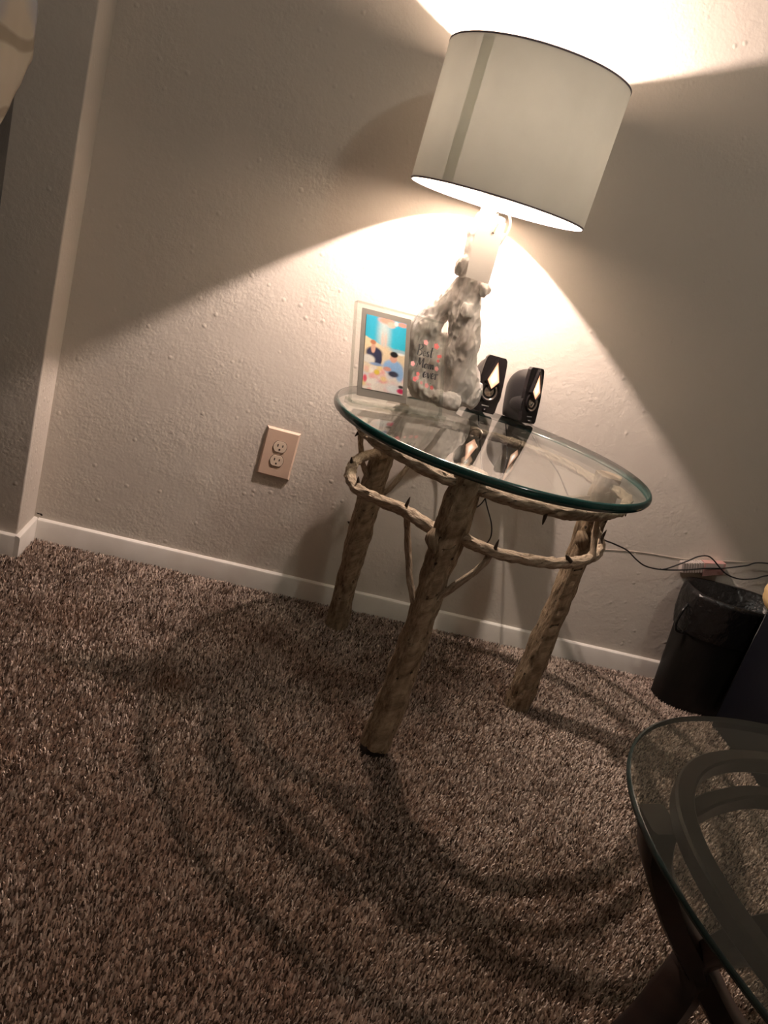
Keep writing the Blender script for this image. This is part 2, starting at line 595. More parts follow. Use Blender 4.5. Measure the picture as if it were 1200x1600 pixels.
# ------------------------------------------------------------------ carpet pile
def carpet():
    sp = 0.0036
    xs = np.arange(-0.55, 2.65, sp)
    ys = np.arange(-1.85, -0.012, sp)
    gx, gy = np.meshgrid(xs, ys)
    x, y = gx.ravel(), gy.ravel()
    x = x + RNG.uniform(-0.5, 0.5, len(x)) * sp
    y = y + RNG.uniform(-0.5, 0.5, len(y)) * sp
    k = ~((x < 0.013) & (y > -JOG - 0.014)) & (y < -0.0125)
    # only the floor around the picture and a step to either side
    k &= (y > -1.45) | (x > 0.1)
    k &= x < 2.75
    x, y = x[k], y[k]
    n = len(x)
    # slow drift of the lie of the pile, crushed paths
    def low(ax, ay, f, s):
        c = np.zeros_like(ax)
        r = np.random.default_rng(s)
        for _ in range(7):
            a = r.uniform(0, 2 * np.pi)
            ff = f * r.uniform(0.5, 1.6)
            c += np.sin((ax * np.cos(a) + ay * np.sin(a)) * ff + r.uniform(0, 6.28))
        return c / 2.6
    lie = low(x, y, 9, 3) * 1.3 + low(x, y, 40, 4) * 0.8
    ang = lie + RNG.normal(0, 1.3, n)
    lean = 0.0008 + 0.0026 * RNG.random(n) + 0.0004 * low(x, y, 14, 5)
    h = 0.0104 + 0.0028 * RNG.random(n) - 0.0006 * low(x, y, 11, 6)
    wd = 0.0010 + 0.0007 * RNG.random(n)
    face = ang + np.pi / 2 + RNG.normal(0, 0.6, n)
    dx, dy = np.cos(ang) * lean, np.sin(ang) * lean
    wx, wy = np.cos(face) * wd, np.sin(face) * wd
    tw = RNG.normal(0, 0.5, n)
    w2x, w2y = np.cos(face + tw) * wd, np.sin(face + tw) * wd
    V = np.empty((n, 6, 3), np.float32)
    z0 = ZF - 0.001
    V[:, 0] = np.c_[x - wx, y - wy, np.full(n, z0)]
    V[:, 1] = np.c_[x + wx, y + wy, np.full(n, z0)]
    V[:, 2] = np.c_[x + dx * .35 - w2x, y + dy * .35 - w2y, z0 + h * .72]
    V[:, 3] = np.c_[x + dx * .35 + w2x, y + dy * .35 + w2y, z0 + h * .66]
    V[:, 4] = np.c_[x + dx * 1.15 - w2x * .7, y + dy * 1.15 - w2y * .7, z0 + h]
    V[:, 5] = np.c_[x + dx * 1.15 + w2x * .7, y + dy * 1.15 + w2y * .7, z0 + h]
    idx = (np.arange(n) * 6)[:, None]
    Fq = np.concatenate([idx + np.array([[0, 1, 3, 2]]), idx + np.array([[2, 3, 5, 4]])], axis=1).reshape(-1)
    me = bpy.data.meshes.new('carpet_pile')
    nf = n * 2
    me.vertices.add(n * 6)
    me.loops.add(nf * 4)
    me.polygons.add(nf)
    me.vertices.foreach_set('co', V.ravel())
    me.loops.foreach_set('vertex_index', Fq.astype(np.int32))
    me.polygons.foreach_set('loop_start', np.arange(0, nf * 4, 4, dtype=np.int32))
    me.update(calc_edges=True)
    pal = np.array([(0.78, 0.645, 0.55), (0.63, 0.505, 0.425), (0.48, 0.375, 0.31), (0.25, 0.178, 0.14), (0.09, 0.063, 0.05)])
    pick = RNG.choice(5, n, p=[0.28, 0.27, 0.19, 0.14, 0.12])
    col = pal[pick] * (0.85 + 0.3 * RNG.random(n))[:, None]
    # a few faint rusty stains
    for (sx, sy, sr, k_) in ((0.47, -0.55, 0.05, 0.5), (0.2, -0.35, 0.09, 0.22), (0.62, -0.28, 0.12, 0.15)):
        wgt = np.exp(-((x - sx) ** 2 + (y - sy) ** 2) / sr ** 2) * k_
        col = col * (1 - wgt[:, None]) + np.array((0.30, 0.13, 0.05)) * wgt[:, None]
    full = np.ones((n, 6, 4), np.float32)
    full[:, :, :3] = col[:, None, :]
    at = me.color_attributes.new('tint', 'FLOAT_COLOR', 'POINT')
    at.data.foreach_set('color', full.ravel())
    me.materials.append(M['pile'])
    o = bpy.data.objects.new('carpet_pile', me)
    C.objects.link(o)
    o['kind'] = 'stuff'
    tag(o, 'flecked brown and tan carpet pile covering the floor', 'carpet')


carpet()

# ------------------------------------------------------------------ side table of branches with a round glass top
GZ, GT, GR, GX, GY = 0.658, 0.019, 0.3559, 1.0109, -0.396
ZL = GZ - GT - 0.0005
t = root('side_table', 'rustic side table with three bark-covered log legs and round glass top', 'table', (GX, GY, ZF))
R2 = GT / 2
rim = []
for i in range(0, 13):
    a = -math.pi / 2 + math.pi * i / 12
    rim.append((GR - R2 * 0.75 + R2 * 0.75 * math.cos(a), GZ - R2 + R2 * math.sin(a)))
edge = lathe(rim, GX, GY, 160)
top_ = disc(GX, GY, GZ, GR - R2 * 0.75, 160)
bot_ = disc(GX, GY, GZ - GT, GR - R2 * 0.75, 160, True)
tt = obj('table_top', merge(top_, bot_), 'glass', t, smooth=False)
tt['label'] = 'round clear glass top with thick polished edge'
e_ = obj('glass_edge', edge, 'glass_edge', tt)
e_['label'] = 'dark teal polished rim of the glass'


def branch(name, pts, rad, mat='rail', seg=20, amp=0.32, seed=0, step=0.005, freq=(2.0, 42), parent=t, cap=True):
    g, uv = tube(pts, rad, seg, step, amp, freq, seed, cap)
    return obj(name, g, mat, parent, uv=uv, angle=1.2)


LEGS = [((0.912, -0.645), (0.926, -0.636), 0.0300, 0.0285), ((0.841, -0.121), (0.818, -0.200), 0.0300, 0.0285), ((1.3214, -0.339), (1.312, -0.356), 0.0290, 0.0290)]
legs = []
for k, ((fx, fy), (tx, ty), ra, rb) in enumerate(LEGS):
    pts, rr = [], []
    for i in range(9):
        u = i / 8
        wob = 0.004 * math.sin(u * 5 + k * 2)
        pts.append((fx + (tx - fx) * u + wob, fy + (ty - fy) * u + wob * 0.6, (ZF + 0.0005) + (ZL - ZF - 0.0005) * u))
        rr.append(ra + (rb - ra) * u + 0.0022 * math.sin(u * 9 + k * 3))
    if k == 0:
        pts[0] = (pts[0][0] + 0.001, pts[0][1], 0.0085)
    rr[0] *= 1.05
    g = branch('leg', pts, rr, 'bark', 48, 0.20, k + 1, 0.005, (2.4, 18))
    legs.append(g)
# dark rubber glide showing under the front leg
g, uv = tube([(0.9105, -0.646, ZF + 0.0004), (0.9115, -0.646, 0.012)], [0.0262, 0.0270], 24, 0.004, 0.12, (3, 30), 5)
o = obj('leg_foot', g, 'slot', legs[0])
o['label'] = 'black worn tip of the front leg'

rail_l = branch('rail', [(0.812, -0.205, 0.612), (0.765, -0.26, 0.614), (0.728, -0.36, 0.617), (0.724, -0.455, 0.619), (0.749, -0.538, 0.619), (0.79, -0.583, 0.617), (0.829, -0.622, 0.614), (0.870, -0.645, 0.610), (0.908, -0.642, 0.606)],
                [0.011, 0.0125, 0.0125, 0.012, 0.0128, 0.012, 0.012, 0.0115, 0.012], seed=11)
rail_r = branch('rail', [(0.940, -0.648, 0.607), (0.985, -0.690, 0.614), (1.066, -0.708, 0.618), (1.146, -0.686, 0.620), (1.241, -0.603, 0.620), (1.292, -0.53, 0.620), (1.325, -0.45, 0.619), (1.322, -0.370, 0.616)],
                [0.012, 0.0125, 0.0118, 0.0118, 0.012, 0.0115, 0.011, 0.010], seed=12)
branch('rail', [(1.306, -0.345, 0.610), (1.255, -0.235, 0.613), (1.15, -0.165, 0.614), (1.02, -0.145, 0.614), (0.91, -0.165, 0.612), (0.825, -0.195, 0.608)],
       [0.010, 0.0105, 0.011, 0.010, 0.011, 0.010], seed=13)
branch('rail', [(0.945, -0.635, 0.615), (1.00, -0.655, 0.621), (1.075, -0.645, 0.622), (1.14, -0.600, 0.622), (1.20, -0.545, 0.621)], [0.008, 0.008, 0.0075, 0.006, 0.004], seed=14)
branch('rail', [(0.895, -0.630, 0.614), (0.84, -0.585, 0.620), (0.80, -0.545, 0.622), (0.785, -0.515, 0.622)], [0.007, 0.0065, 0.0055, 0.0035], seed=15)
low_l = branch('rail', [(0.822, -0.185, 0.512), (0.790, -0.225, 0.511), (0.752, -0.295, 0.507), (0.731, -0.398, 0.505), (0.740, -0.500, 0.504), (0.788, -0.546, 0.505), (0.836, -0.570, 0.504), (0.874, -0.616, 0.502), (0.904, -0.645, 0.500)],
               [0.011, 0.011, 0.0115, 0.0115, 0.0115, 0.012, 0.0118, 0.0118, 0.013], seed=16)
low_r = branch('rail', [(0.940, -0.645, 0.503), (1.000, -0.676, 0.502), (1.071, -0.671, 0.501), (1.145, -0.648, 0.501), (1.229, -0.585, 0.502), (1.288, -0.500, 0.503), (1.308, -0.440, 0.506), (1.318, -0.385, 0.512), (1.316, -0.352, 0.520)],
               [0.012, 0.0108, 0.0110, 0.0108, 0.0110, 0.0118, 0.0115, 0.0105, 0.010], seed=17)


def twig(pts, r0_, r1_, seed):
    branch('twig', pts, list(np.linspace(r0_, r1_, len(pts))), 'rail', 10, 0.3, seed, 0.005, (1.3, 40))


twig([(0.842, -0.570, 0.502), (0.851, -0.580, 0.470), (0.866, -0.600, 0.425), (0.878, -0.622, 0.385), (0.897, -0.640, 0.345)], 0.0065, 0.007, 21)
twig([(1.000, -0.674, 0.500), (0.993, -0.674, 0.470), (0.970, -0.668, 0.430), (0.952, -0.660, 0.400), (0.930, -0.650, 0.360)], 0.006, 0.008, 22)
twig([(0.838, -0.160, 0.385), (0.868, -0.175, 0.43), (0.895, -0.165, 0.49), (0.930, -0.165, 0.545), (0.955, -0.155, 0.610)], 0.007, 0.006, 23)
twig([(0.752, -0.290, 0.606), (0.745, -0.275, 0.565), (0.762, -0.240, 0.515), (0.785, -0.205, 0.465), (0.822, -0.175, 0.420)], 0.006, 0.007, 24)
twig([(1.243, -0.580, 0.505), (1.240, -0.560, 0.545), (1.232, -0.560, 0.585), (1.236, -0.590, 0.612)], 0.0068, 0.006, 25)
twig([(1.234, -0.575, 0.596), (1.262, -0.510, 0.580), (1.296, -0.400, 0.545), (1.310, -0.355, 0.505)], 0.006, 0.009, 26)
branch('knot', [(0.888, -0.648, 0.508), (0.886, -0.660, 0.490), (0.897, -0.662, 0.466)], [0.007, 0.013, 0.006], 'bark', 12, 0.3, 31)
branch('knot', [(1.290, -0.378, 0.500), (1.296, -0.386, 0.478), (1.312, -0.372, 0.458)], [0.008, 0.015, 0.006], 'bark', 12, 0.35, 32)


def thorn(p, d, n=0.02, r=0.0042):
    p, d = Vector(p), Vector(d).normalized()
    g, uv = tube([p - d * 0.004, p + d * n * 0.5, p + d * n], [r, r * 0.75, r * 0.2], 8, 0.004, 0.2, (2, 60), len(t.children))
    obj('thorn', g, 'stub', t, uv=uv)


thorn((0.836, -0.572, 0.512), (0.1, 0, 1), 0.024)
thorn((1.003, -0.680, 0.508), (0.05, 0, 1), 0.022)
thorn((1.060, -0.715, 0.608), (0, -0.2, -1), 0.018)
thorn((1.170, -0.640, 0.510), (-0.7, -0.3, 0.6), 0.018, 0.006)
thorn((1.308, -0.450, 0.516), (0.1, -0.1, 1), 0.022)
thorn((1.291, -0.490, 0.512), (0.1, 0.5, 0.9), 0.022, 0.005)
thorn((0.741, -0.500, 0.512), (-0.2, 0, 1), 0.018)
thorn((0.722, -0.440, 0.608), (-0.5, -0.3, -0.8), 0.016)
thorn((0.733, -0.360, 0.514), (-0.3, 0, 1), 0.014)
thorn((1.290, -0.540, 0.612), (0.2, -0.5, -0.8), 0.012)
thorn((0.800, -0.150, 0.30), (-1, -0.3, 0.5), 0.012)

# ------------------------------------------------------------------ table lamp
SX, SY, SB, ST, SR = 0.8964, -0.2256, 1.1224, 1.3939, 0.1944
L = root('table_lamp', 'driftwood table lamp with large off-white drum shade, lit, on glass table', 'lamp', (0.93, -0.19, GZ))


def driftwood():
    ty = np.linspace(-0.216, -0.158, 12)
    tr = [(0.8931, 1.098), (0.8964, 1.0669), (0.8942, 1.0313), (0.8934, 0.9955), (0.8989, 0.9537), (0.906, 0.9115), (0.9147, 0.869), (0.925, 0.8259), (0.9354, 0.782), (0.9505, 0.7385), (0.9599, 0.700), (0.962, 0.674)]
    rr = [0.031, 0.033, 0.031, 0.028, 0.028, 0.030, 0.036, 0.036, 0.037, 0.040, 0.039, 0.034]
    g1, _ = tube([(a, ty[i], b) for i, (a, b) in enumerate(tr)], rr, 24, 0.008, 0.25, (0.9, 16), 41)
    br = [(0.8871, 0.945), (0.8708, 0.905), (0.8568, 0.8729), (0.8397, 0.8379), (0.8334, 0.798), (0.8416, 0.7461), (0.8600, 0.702), (0.8860, 0.678), (0.930, 0.676)]
    r2 = [0.020, 0.023, 0.025, 0.031, 0.034, 0.034, 0.034, 0.028, 0.026]
    by = [-0.180, -0.170, -0.162, -0.157, -0.152, -0.150, -0.154, -0.158, -0.162]
    g2, _ = tube([(a, by[i], b) for i, (a, b) in enumerate(br)], r2, 24, 0.008, 0.3, (1.0, 18), 42)
    g3, _ = tube([(0.868, -0.20, 0.965), (0.862, -0.215, 0.985), (0.866, -0.225, 1.0)], [0.012, 0.013, 0.008], 12, 0.006, 0.2, (1, 30), 43)
    g4, _ = tube([(0.925, -0.215, 0.955), (0.935, -0.222, 0.945), (0.93, -0.22, 0.93)], [0.012, 0.014, 0.008], 12, 0.006, 0.2, (1, 30), 44)
    g5, _ = tube([(0.905, -0.218, 0.905), (0.906, -0.222, 0.89), (0.91, -0.218, 0.875)], [0.010, 0.013, 0.008], 12, 0.006, 0.2, (1, 30), 45)
    g6, _ = tube([(0.872, -0.21, 1.075), (0.862, -0.215, 1.06), (0.868, -0.213, 1.045)], [0.014, 0.013, 0.008], 12, 0.006, 0.2, (1, 30), 46)
    g7, _ = tube([(0.985, -0.175, 0.73), (0.992, -0.180, 0.70), (0.982, -0.185, 0.676)], [0.018, 0.022, 0.016], 12, 0.006, 0.2, (1, 30), 47)
    g8, _ = tube([(0.905, -0.185, 0.682), (0.925, -0.200, 0.678), (0.960, -0.200, 0.680)], [0.018, 0.022, 0.020], 12, 0.006, 0.2, (1, 30), 48)
    g9, _ = tube([(0.892, -0.158, 0.82), (0.888, -0.152, 0.77), (0.893, -0.152, 0.72), (0.912, -0.158, 0.684)], [0.017, 0.030, 0.032, 0.026], 16, 0.006, 0.25, (1, 20), 49)
    v, f = merge(g1, g2, g3, g4, g5, g6, g7, g8, g9)
    me = bpy.data.meshes.new('tmp')
    me.from_pydata(v.tolist(), [], [list(q) for q in f])
    ob = bpy.data.objects.new('tmp', me)
    C.objects.link(ob)
    md = ob.modifiers.new('r', 'REMESH')
    md.mode = 'VOXEL'
    md.voxel_size = 0.0026
    sm = ob.modifiers.new('s', 'SMOOTH')
    sm.iterations = 6
    sm.factor = 0.5
    dg = bpy.context.evaluated_depsgraph_get()
    m2 = bpy.data.meshes.new_from_object(ob.evaluated_get(dg))
    bpy.data.objects.remove(ob)
    nv = len(m2.vertices)
    co = np.empty(nv * 3)
    m2.vertices.foreach_get('co', co)
    no = np.empty(nv * 3)
    m2.vertices.foreach_get('normal', no)
    co, no = co.reshape(-1, 3), no.reshape(-1, 3)
    for i in range(nv):
        p = co[i]
        q = Vector((p[0] * 42, p[1] * 42, p[2] * 17))
        d = 0.0050 * noise.noise(q) + 0.0034 * (0.5 - abs(noise.noise(q * 1.8 + Vector((5, 1, 2)))) * 2) + 0.0014 * (0.4 - abs(noise.noise(q * 4.2 + Vector((1, 8, 2)))) * 2)
        co[i] = p + no[i] * d
    co[:, 2] = np.maximum(co[:, 2], GZ + 0.0004)
    return co, [list(pg.vertices) for pg in m2.polygons]


obj('driftwood_base', driftwood(), 'drift', L)
sock = lathe([(0.0, 1.088), (0.018, 1.088), (0.018, 1.14), (0.0165, 1.145), (0.0165, 1.20), (0.014, 1.235), (0.0, 1.235)], BULB[0], BULB[1], 24)
obj('socket', sock, 'white_plastic', L, angle=0.6)
bl = [(0.0, BULB[2] + 0.032)]
for i in range(1, 12):
    a = math.pi * i / 14
    bl.append((0.032 * math.sin(a), BULB[2] + 0.032 * math.cos(a)))
bl += [(0.014, BULB[2] - 0.036), (0.0135, 1.236)]
bulb = obj('bulb', lathe(bl, BULB[0], BULB[1], 20), 'bulb', L)
obj('filament', lathe([(0.0, 1.236), (0.0022, 1.236), (0.0022, BULB[2] - 0.014), (0.0, BULB[2] - 0.014)], BULB[0], BULB[1], 10), 'filament', bulb)
bulb_light = bpy.data.lights.new('bulb_light', 'POINT')
bulb_light.energy = LAMP_WATTS
bulb_light.color = BULB_COLOR
bulb_light.shadow_soft_size = 0.009
bo = bpy.data.objects.new('bulb_light', bulb_light)
bo.location = Vector(BULB) - ORG[L.name]
C.objects.link(bo)
bo.parent = L
th = 0.0016
sh = lathe([(SR, SB), (SR, ST), (SR - th, ST), (SR - th, SB)], SX, SY, 128, True)
shade = obj('lamp_shade', sh, 'shade', L, angle=0.6)
for z in (SB, ST):
    tr_ = lathe([(SR + 0.0007, z - 0.0012), (SR + 0.0007, z + 0.0022), (SR - th - 0.0006, z + 0.0022), (SR - th - 0.0006, z - 0.0012)], SX, SY, 128, True)
    obj('shade_trim', tr_, 'trim', shade, angle=0.6)
# separate vertical fabric strip over the drum, with its own translucency
sv, sf = [], []
a0 = math.radians(-139)
for i in range(5):
    a = a0 + i * 0.034
    for z in (SB + 0.004, ST - 0.004):
        sv.append((SX + (SR + 0.0008) * math.cos(a), SY + (SR + 0.0008) * math.sin(a), z))
sf = [(2 * i, 2 * i + 2, 2 * i + 3, 2 * i + 1) for i in range(4)]
fabric_strip = obj('shade_strip', (sv, sf), 'fabric_strip', shade)
# wire fitter and harp
hp = [(BULB[0] - 0.016, BULB[1], 1.20), (BULB[0] - 0.05, BULB[1], 1.25), (BULB[0] - 0.052, BULB[1], 1.31), (SX - 0.012, SY, 1.372), (SX, SY, 1.375), (SX + 0.012, SY, 1.372), (BULB[0] + 0.052, BULB[1], 1.31), (BULB[0] + 0.05, BULB[1], 1.25), (BULB[0] + 0.016, BULB[1], 1.20)]
g, uv = tube(hp, 0.0016, 8, 0.008)
obj('harp', g, 'metal', L)
sp_ = []
for k in range(3):
    a = math.radians(95 + 120 * k)
    g, _ = tube([(SX, SY, 1.377), (SX + SR * 0.5 * math.cos(a), SY + SR * 0.5 * math.sin(a), 1.381), (SX + (SR - 0.0015) * math.cos(a), SY + (SR - 0.0015) * math.sin(a), 1.392)], 0.0015, 8, 0.01)
    sp_.append(g)
obj('shade_fitter', merge(*sp_), 'metal', shade)
# paper tag hung by a string
tg = [(0.8620, -0.262, 1.0790), (0.9215, -0.262, 1.0900), (0.9276, -0.252, 0.9595), (0.8729, -0.252, 0.9607)]
v = np.array(tg + [(a, b + 0.0012, c) for a, b, c in tg])
tgo = obj('hang_tag', (v, [(3, 2, 1, 0), (4, 5, 6, 7), (0, 1, 5, 4), (1, 2, 6, 5), (2, 3, 7, 6), (3, 0, 4, 7)]), 'tag', L, smooth=False)
tgo['label'] = 'blank white paper tag'
g, uv = tube([(0.9006, -0.2632, 1.063), (0.902, -0.264, 1.075), (0.9045, -0.262, 1.088), (0.900, -0.250, 1.104)], 0.0011, 6, 0.004)
obj('tag_string', g, 'string', tgo)
obj('tag_hole', prism([(0.0024 * math.cos(a), 0.0024 * math.sin(a)) for a in np.linspace(0, 2 * math.pi, 10, endpoint=False)], ((0.9002, -0.2622, 1.0632), (1, 0, 0), (0, 1, 0), (0, 0, 1)), -0.0012, 0.0), 'slot', tgo, smooth=False)
g, uv = tube([(0.9025, -0.222, 1.112), (0.924, -0.226, 1.114), (0.936, -0.228, 1.098), (0.939, -0.226, 1.078), (0.933, -0.215, 1.050), (0.930, -0.185, 1.02), (0.925, -0.155, 0.97), (0.925, -0.145, 0.90), (0.935, -0.130, 0.82), (0.965, -0.108, 0.74), (0.985, -0.088, 0.674), (0.980, -0.065, 0.664), (0.960, -0.055, 0.662)], 0.0028, 8, 0.008)
obj('power_cord', g, 'white_plastic', L)

# ------------------------------------------------------------------ photo frame "Best Mom ever"
FYAW, FLEAN, FW, FH = 0.4095, 0.4402, 0.2333, 0.2091
FB = np.array((0.6882, -0.4198, GZ + 0.0065))
fe = np.array((math.cos(FYAW), math.sin(FYAW), 0))
fb_ = np.array((-math.sin(FYAW), math.cos(FYAW), 0))
fd = math.cos(FLEAN) * np.array((0, 0, 1.0)) + math.sin(FLEAN) * fb_
fn = np.cross(fd, fe)          # towards the back of the pane
FR = (FB, fe, fn, fd)
FT = 0.014
pf = root('photo_frame', 'clear acrylic photo frame lettered Best Mom ever, standing on glass table', 'picture frame', tuple(FB - np.array((0, 0, 0.0065))))
pane = obj('pane', prism([(0, 0), (FW, 0), (FW, FH), (0, FH)], FR, 0, FT), ['acrylic', 'acrylic_edge'], pf, smooth=False)
for pg in pane.data.polygons:
    if pg.index > 1:
        pg.material_index = 1
# flat foot strip resting on the glass
FO = (np.array((0.6882, -0.4198, GZ + 0.0004)), fe, fb_, np.array((0, 0, 1.0)))
foot = obj('frame_foot', prism([(-0.004, 0), (FW + 0.004, 0), (FW + 0.004, 0.006), (-0.004, 0.006)], FO, -0.012, 0.022), ['acrylic', 'acrylic_edge'], pf, smooth=False)
for pg in foot.data.polygons:
    if pg.index > 1:
        pg.material_index = 1


def flat(poly, d):
    O, X, Y, Z = [np.array(q) for q in FR]
    return np.array([O + u * X + v_ * Z + d * Y for u, v_ in poly]), [tuple(range(len(poly)))]


obj('photo_mat', prism([(0.0140, 0.011), (0.1380, 0.011), (0.1380, 0.1972), (0.0140, 0.1972)], FR, 0.003, 0.0042), 'mat', pf, smooth=False)


def paint_photo():
    nu, nv = 56, 88
    u = np.linspace(0, 1, nu + 1)
    v = np.linspace(0, 1, nv + 1)
    U, Vv = np.meshgrid(u, v)
    rng = np.random.default_rng(5)

    def sm(a, b, x):
        k = np.clip((x - a) / (b - a), 0, 1)
        return k * k * (3 - 2 * k)
    col = np.zeros((nv + 1, nu + 1, 3))
    sky = np.array((0.02, 0.42, 0.58)) * (1 - sm(0.6, 1, Vv)[..., None]) + np.array((0.01, 0.33, 0.50)) * sm(0.6, 1, Vv)[..., None]
    col[:] = sky

    def put(c, m):
        col[:] = col * (1 - m[..., None]) + np.array(c) * m[..., None]

    def ell(cx, cy, rx, ry, soft=0.25):
        d = np.sqrt(((U - cx) / rx) ** 2 + ((Vv - cy) / ry) ** 2)
        return 1 - sm(1 - soft, 1 + soft, d)
    # pale haze and far ground
    put((0.62, 0.66, 0.60), ell(0.45, 0.78, 0.14, 0.28, 0.8) * 0.8)
    put((0.68, 0.55, 0.36), 1 - sm(0.56, 0.63, Vv + 0.03 * np.sin(U * 9)))
    put((0.75, 0.58, 0.36), ell(0.15, 0.64, 0.30, 0.10, 0.3) * (1 - sm(0.70, 0.72, Vv + 0.22 * U)))
    put((0.30, 0.47, 0.55), ell(0.85, 0.59, 0.22, 0.025, 0.5))
    put((0.80, 0.82, 0.80), ell(0.88, 0.555, 0.12, 0.015, 0.5))
    for (a, b, c_) in ((0.42, 0.52, 0.05), (0.50, 0.60, 0.03)):
        put((0.70, 0.48, 0.38), ell(a, 0.70, 0.035, 0.10, 0.6) * 0.7)
    # bunting at the top
    put((0.78, 0.30, 0.22), ell(0.50, 0.97, 0.20, 0.045, 0.4))
    put((0.80, 0.45, 0.35), ell(0.62, 0.93, 0.10, 0.04, 0.4))
    put((0.75, 0.28, 0.22), ell(0.90, 0.965, 0.13, 0.03, 0.4))
    put((0.80, 0.78, 0.72), ell(0.74, 0.96, 0.05, 0.03, 0.4))
    # table with bright cloth
    put((0.70, 0.63, 0.56), 1 - sm(0.30, 0.36, Vv))
    for _ in range(46):
        cx, cy = rng.random(), rng.random() * 0.32
        c = [(0.72, 0.30, 0.28), (0.74, 0.55, 0.18), (0.70, 0.66, 0.60), (0.55, 0.55, 0.62), (0.72, 0.42, 0.40), (0.78, 0.74, 0.66)][rng.integers(6)]
        put(c, ell(cx, cy, 0.05 + 0.09 * rng.random(), 0.02 + 0.03 * rng.random(), 0.6) * 0.75)
    put((0.66, 0.50, 0.06), ell(0.33, 0.25, 0.07, 0.035, 0.4))
    put((0.62, 0.08, 0.12), ell(0.05, 0.14, 0.05, 0.05, 0.4))
    put((0.65, 0.68, 0.68), ell(0.75, 0.06, 0.20, 0.07, 0.5))
    put((0.55, 0.02, 0.10), ell(0.95, 0.05, 0.10, 0.035, 0.3))
    put((0.02, 0.02, 0.02), ell(0.95, 0.11, 0.07, 0.02, 0.4))
    # left figure, dark top, reddish hair
    put((0.015, 0.02, 0.06), ell(0.24, 0.50, 0.20, 0.085, 0.2))
    put((0.015, 0.02, 0.06), ell(0.34, 0.43, 0.10, 0.09, 0.2))
    put((0.62, 0.36, 0.26), ell(0.21, 0.57, 0.055, 0.07, 0.2))
    put((0.45, 0.17, 0.08), ell(0.20, 0.645, 0.07, 0.03, 0.25))
    put((0.66, 0.64, 0.58), ell(0.10, 0.41, 0.16, 0.055, 0.3))
    put((0.20, 0.30, 0.48), ell(0.30, 0.355, 0.16, 0.02, 0.4))
    # right figure, black cap, pale blue shirt
    put((0.24, 0.42, 0.68), ell(0.72, 0.36, 0.25, 0.10, 0.2))
    put((0.24, 0.42, 0.68), ell(0.90, 0.28, 0.10, 0.10, 0.3))
    put((0.62, 0.33, 0.25), ell(0.72, 0.475, 0.09, 0.055, 0.2))
    put((0.01, 0.01, 0.012), ell(0.73, 0.535, 0.10, 0.04, 0.2))
    put((0.55, 0.26, 0.20), ell(0.58, 0.32, 0.10, 0.03, 0.3))
    put((0.03, 0.03, 0.06), ell(0.74, 0.265, 0.13, 0.04, 0.3))
    col *= rng.uniform(0.92, 1.06, col.shape[:2])[..., None]
    O, X, Y, Z = [np.array(q) for q in FR]
    a0_, a1_, b0_, b1_ = 0.0250, 0.1265, 0.0275, 0.1855
    P = O + (a0_ + (a1_ - a0_) * U)[..., None] * X + (b0_ + (b1_ - b0_) * Vv)[..., None] * Z + 0.0024 * Y
    F = []
    for j in range(nv):
        for i in range(nu):
            k = j * (nu + 1) + i
            F.append((k, k + 1, k + nu + 2, k + nu + 1))
    o = obj('photo_print', (P.reshape(-1, 3), F), 'photo', pf, smooth=False)
    o['label'] = 'colour snapshot of two people at a table under blue sky'
    at = o.data.color_attributes.new('tint', 'FLOAT_COLOR', 'POINT')
    at.data.foreach_set('color', np.concatenate([col.reshape(-1, 3), np.ones(((nu + 1) * (nv + 1), 1))], 1).astype(np.float32).ravel())


paint_photo()

GLYPH = {
    'B': (0.95, [[(0.12, 2.0), (0.08, 1.0), (0.0, 0.0)], [(-0.12, 1.75), (0.4, 2.08), (0.75, 1.7), (0.5, 1.22), (0.15, 1.05), (0.62, 0.9), (0.72, 0.4), (0.35, 0.0), (-0.08, 0.12)]]),
    'e': (0.55, [[(-0.05, 0.4), (0.3, 0.5), (0.4, 0.82), (0.18, 0.98), (0.0, 0.5), (0.15, 0.04), (0.5, 0.3)]]),
    's': (0.52, [[(0.42, 0.95), (0.12, 0.9), (0.1, 0.62), (0.36, 0.4), (0.28, 0.04), (-0.02, 0.08)]]),
    't': (0.55, [[(0.28, 1.85), (0.2, 0.7), (0.25, 0.05), (0.5, 0.25)], [(-0.05, 1.2), (0.6, 1.32)]]),
    'M': (1.15, [[(-0.1, 0.1), (0.05, 0.1), (0.15, 1.0), (0.22, 1.9), (0.36, 1.0), (0.45, 0.5), (0.62, 1.1), (0.85, 1.95), (0.88, 0.9), (0.95, 0.05), (1.1, 0.2)]]),
    'o': (0.55, [[(0.25, 0.98), (0.0, 0.65), (0.05, 0.15), (0.28, 0.02), (0.45, 0.4), (0.35, 0.9), (0.2, 0.95), (0.5, 0.8)]]),
    'm': (1.0, [[(0.0, 0.95), (0.05, 0.5), (0.05, 0.0)], [(0.06, 0.55), (0.25, 0.98), (0.38, 0.7), (0.4, 0.0)], [(0.41, 0.55), (0.6, 0.98), (0.72, 0.7), (0.75, 0.1), (0.95, 0.25)]]),
    'v': (0.55, [[(0.0, 0.95), (0.12, 0.4), (0.22, 0.03), (0.38, 0.5), (0.45, 0.98)]]),
    'r': (0.5, [[(0.0, 1.0), (0.06, 0.5), (0.05, 0.0)], [(0.06, 0.5), (0.22, 0.95), (0.45, 0.85)]]),
}


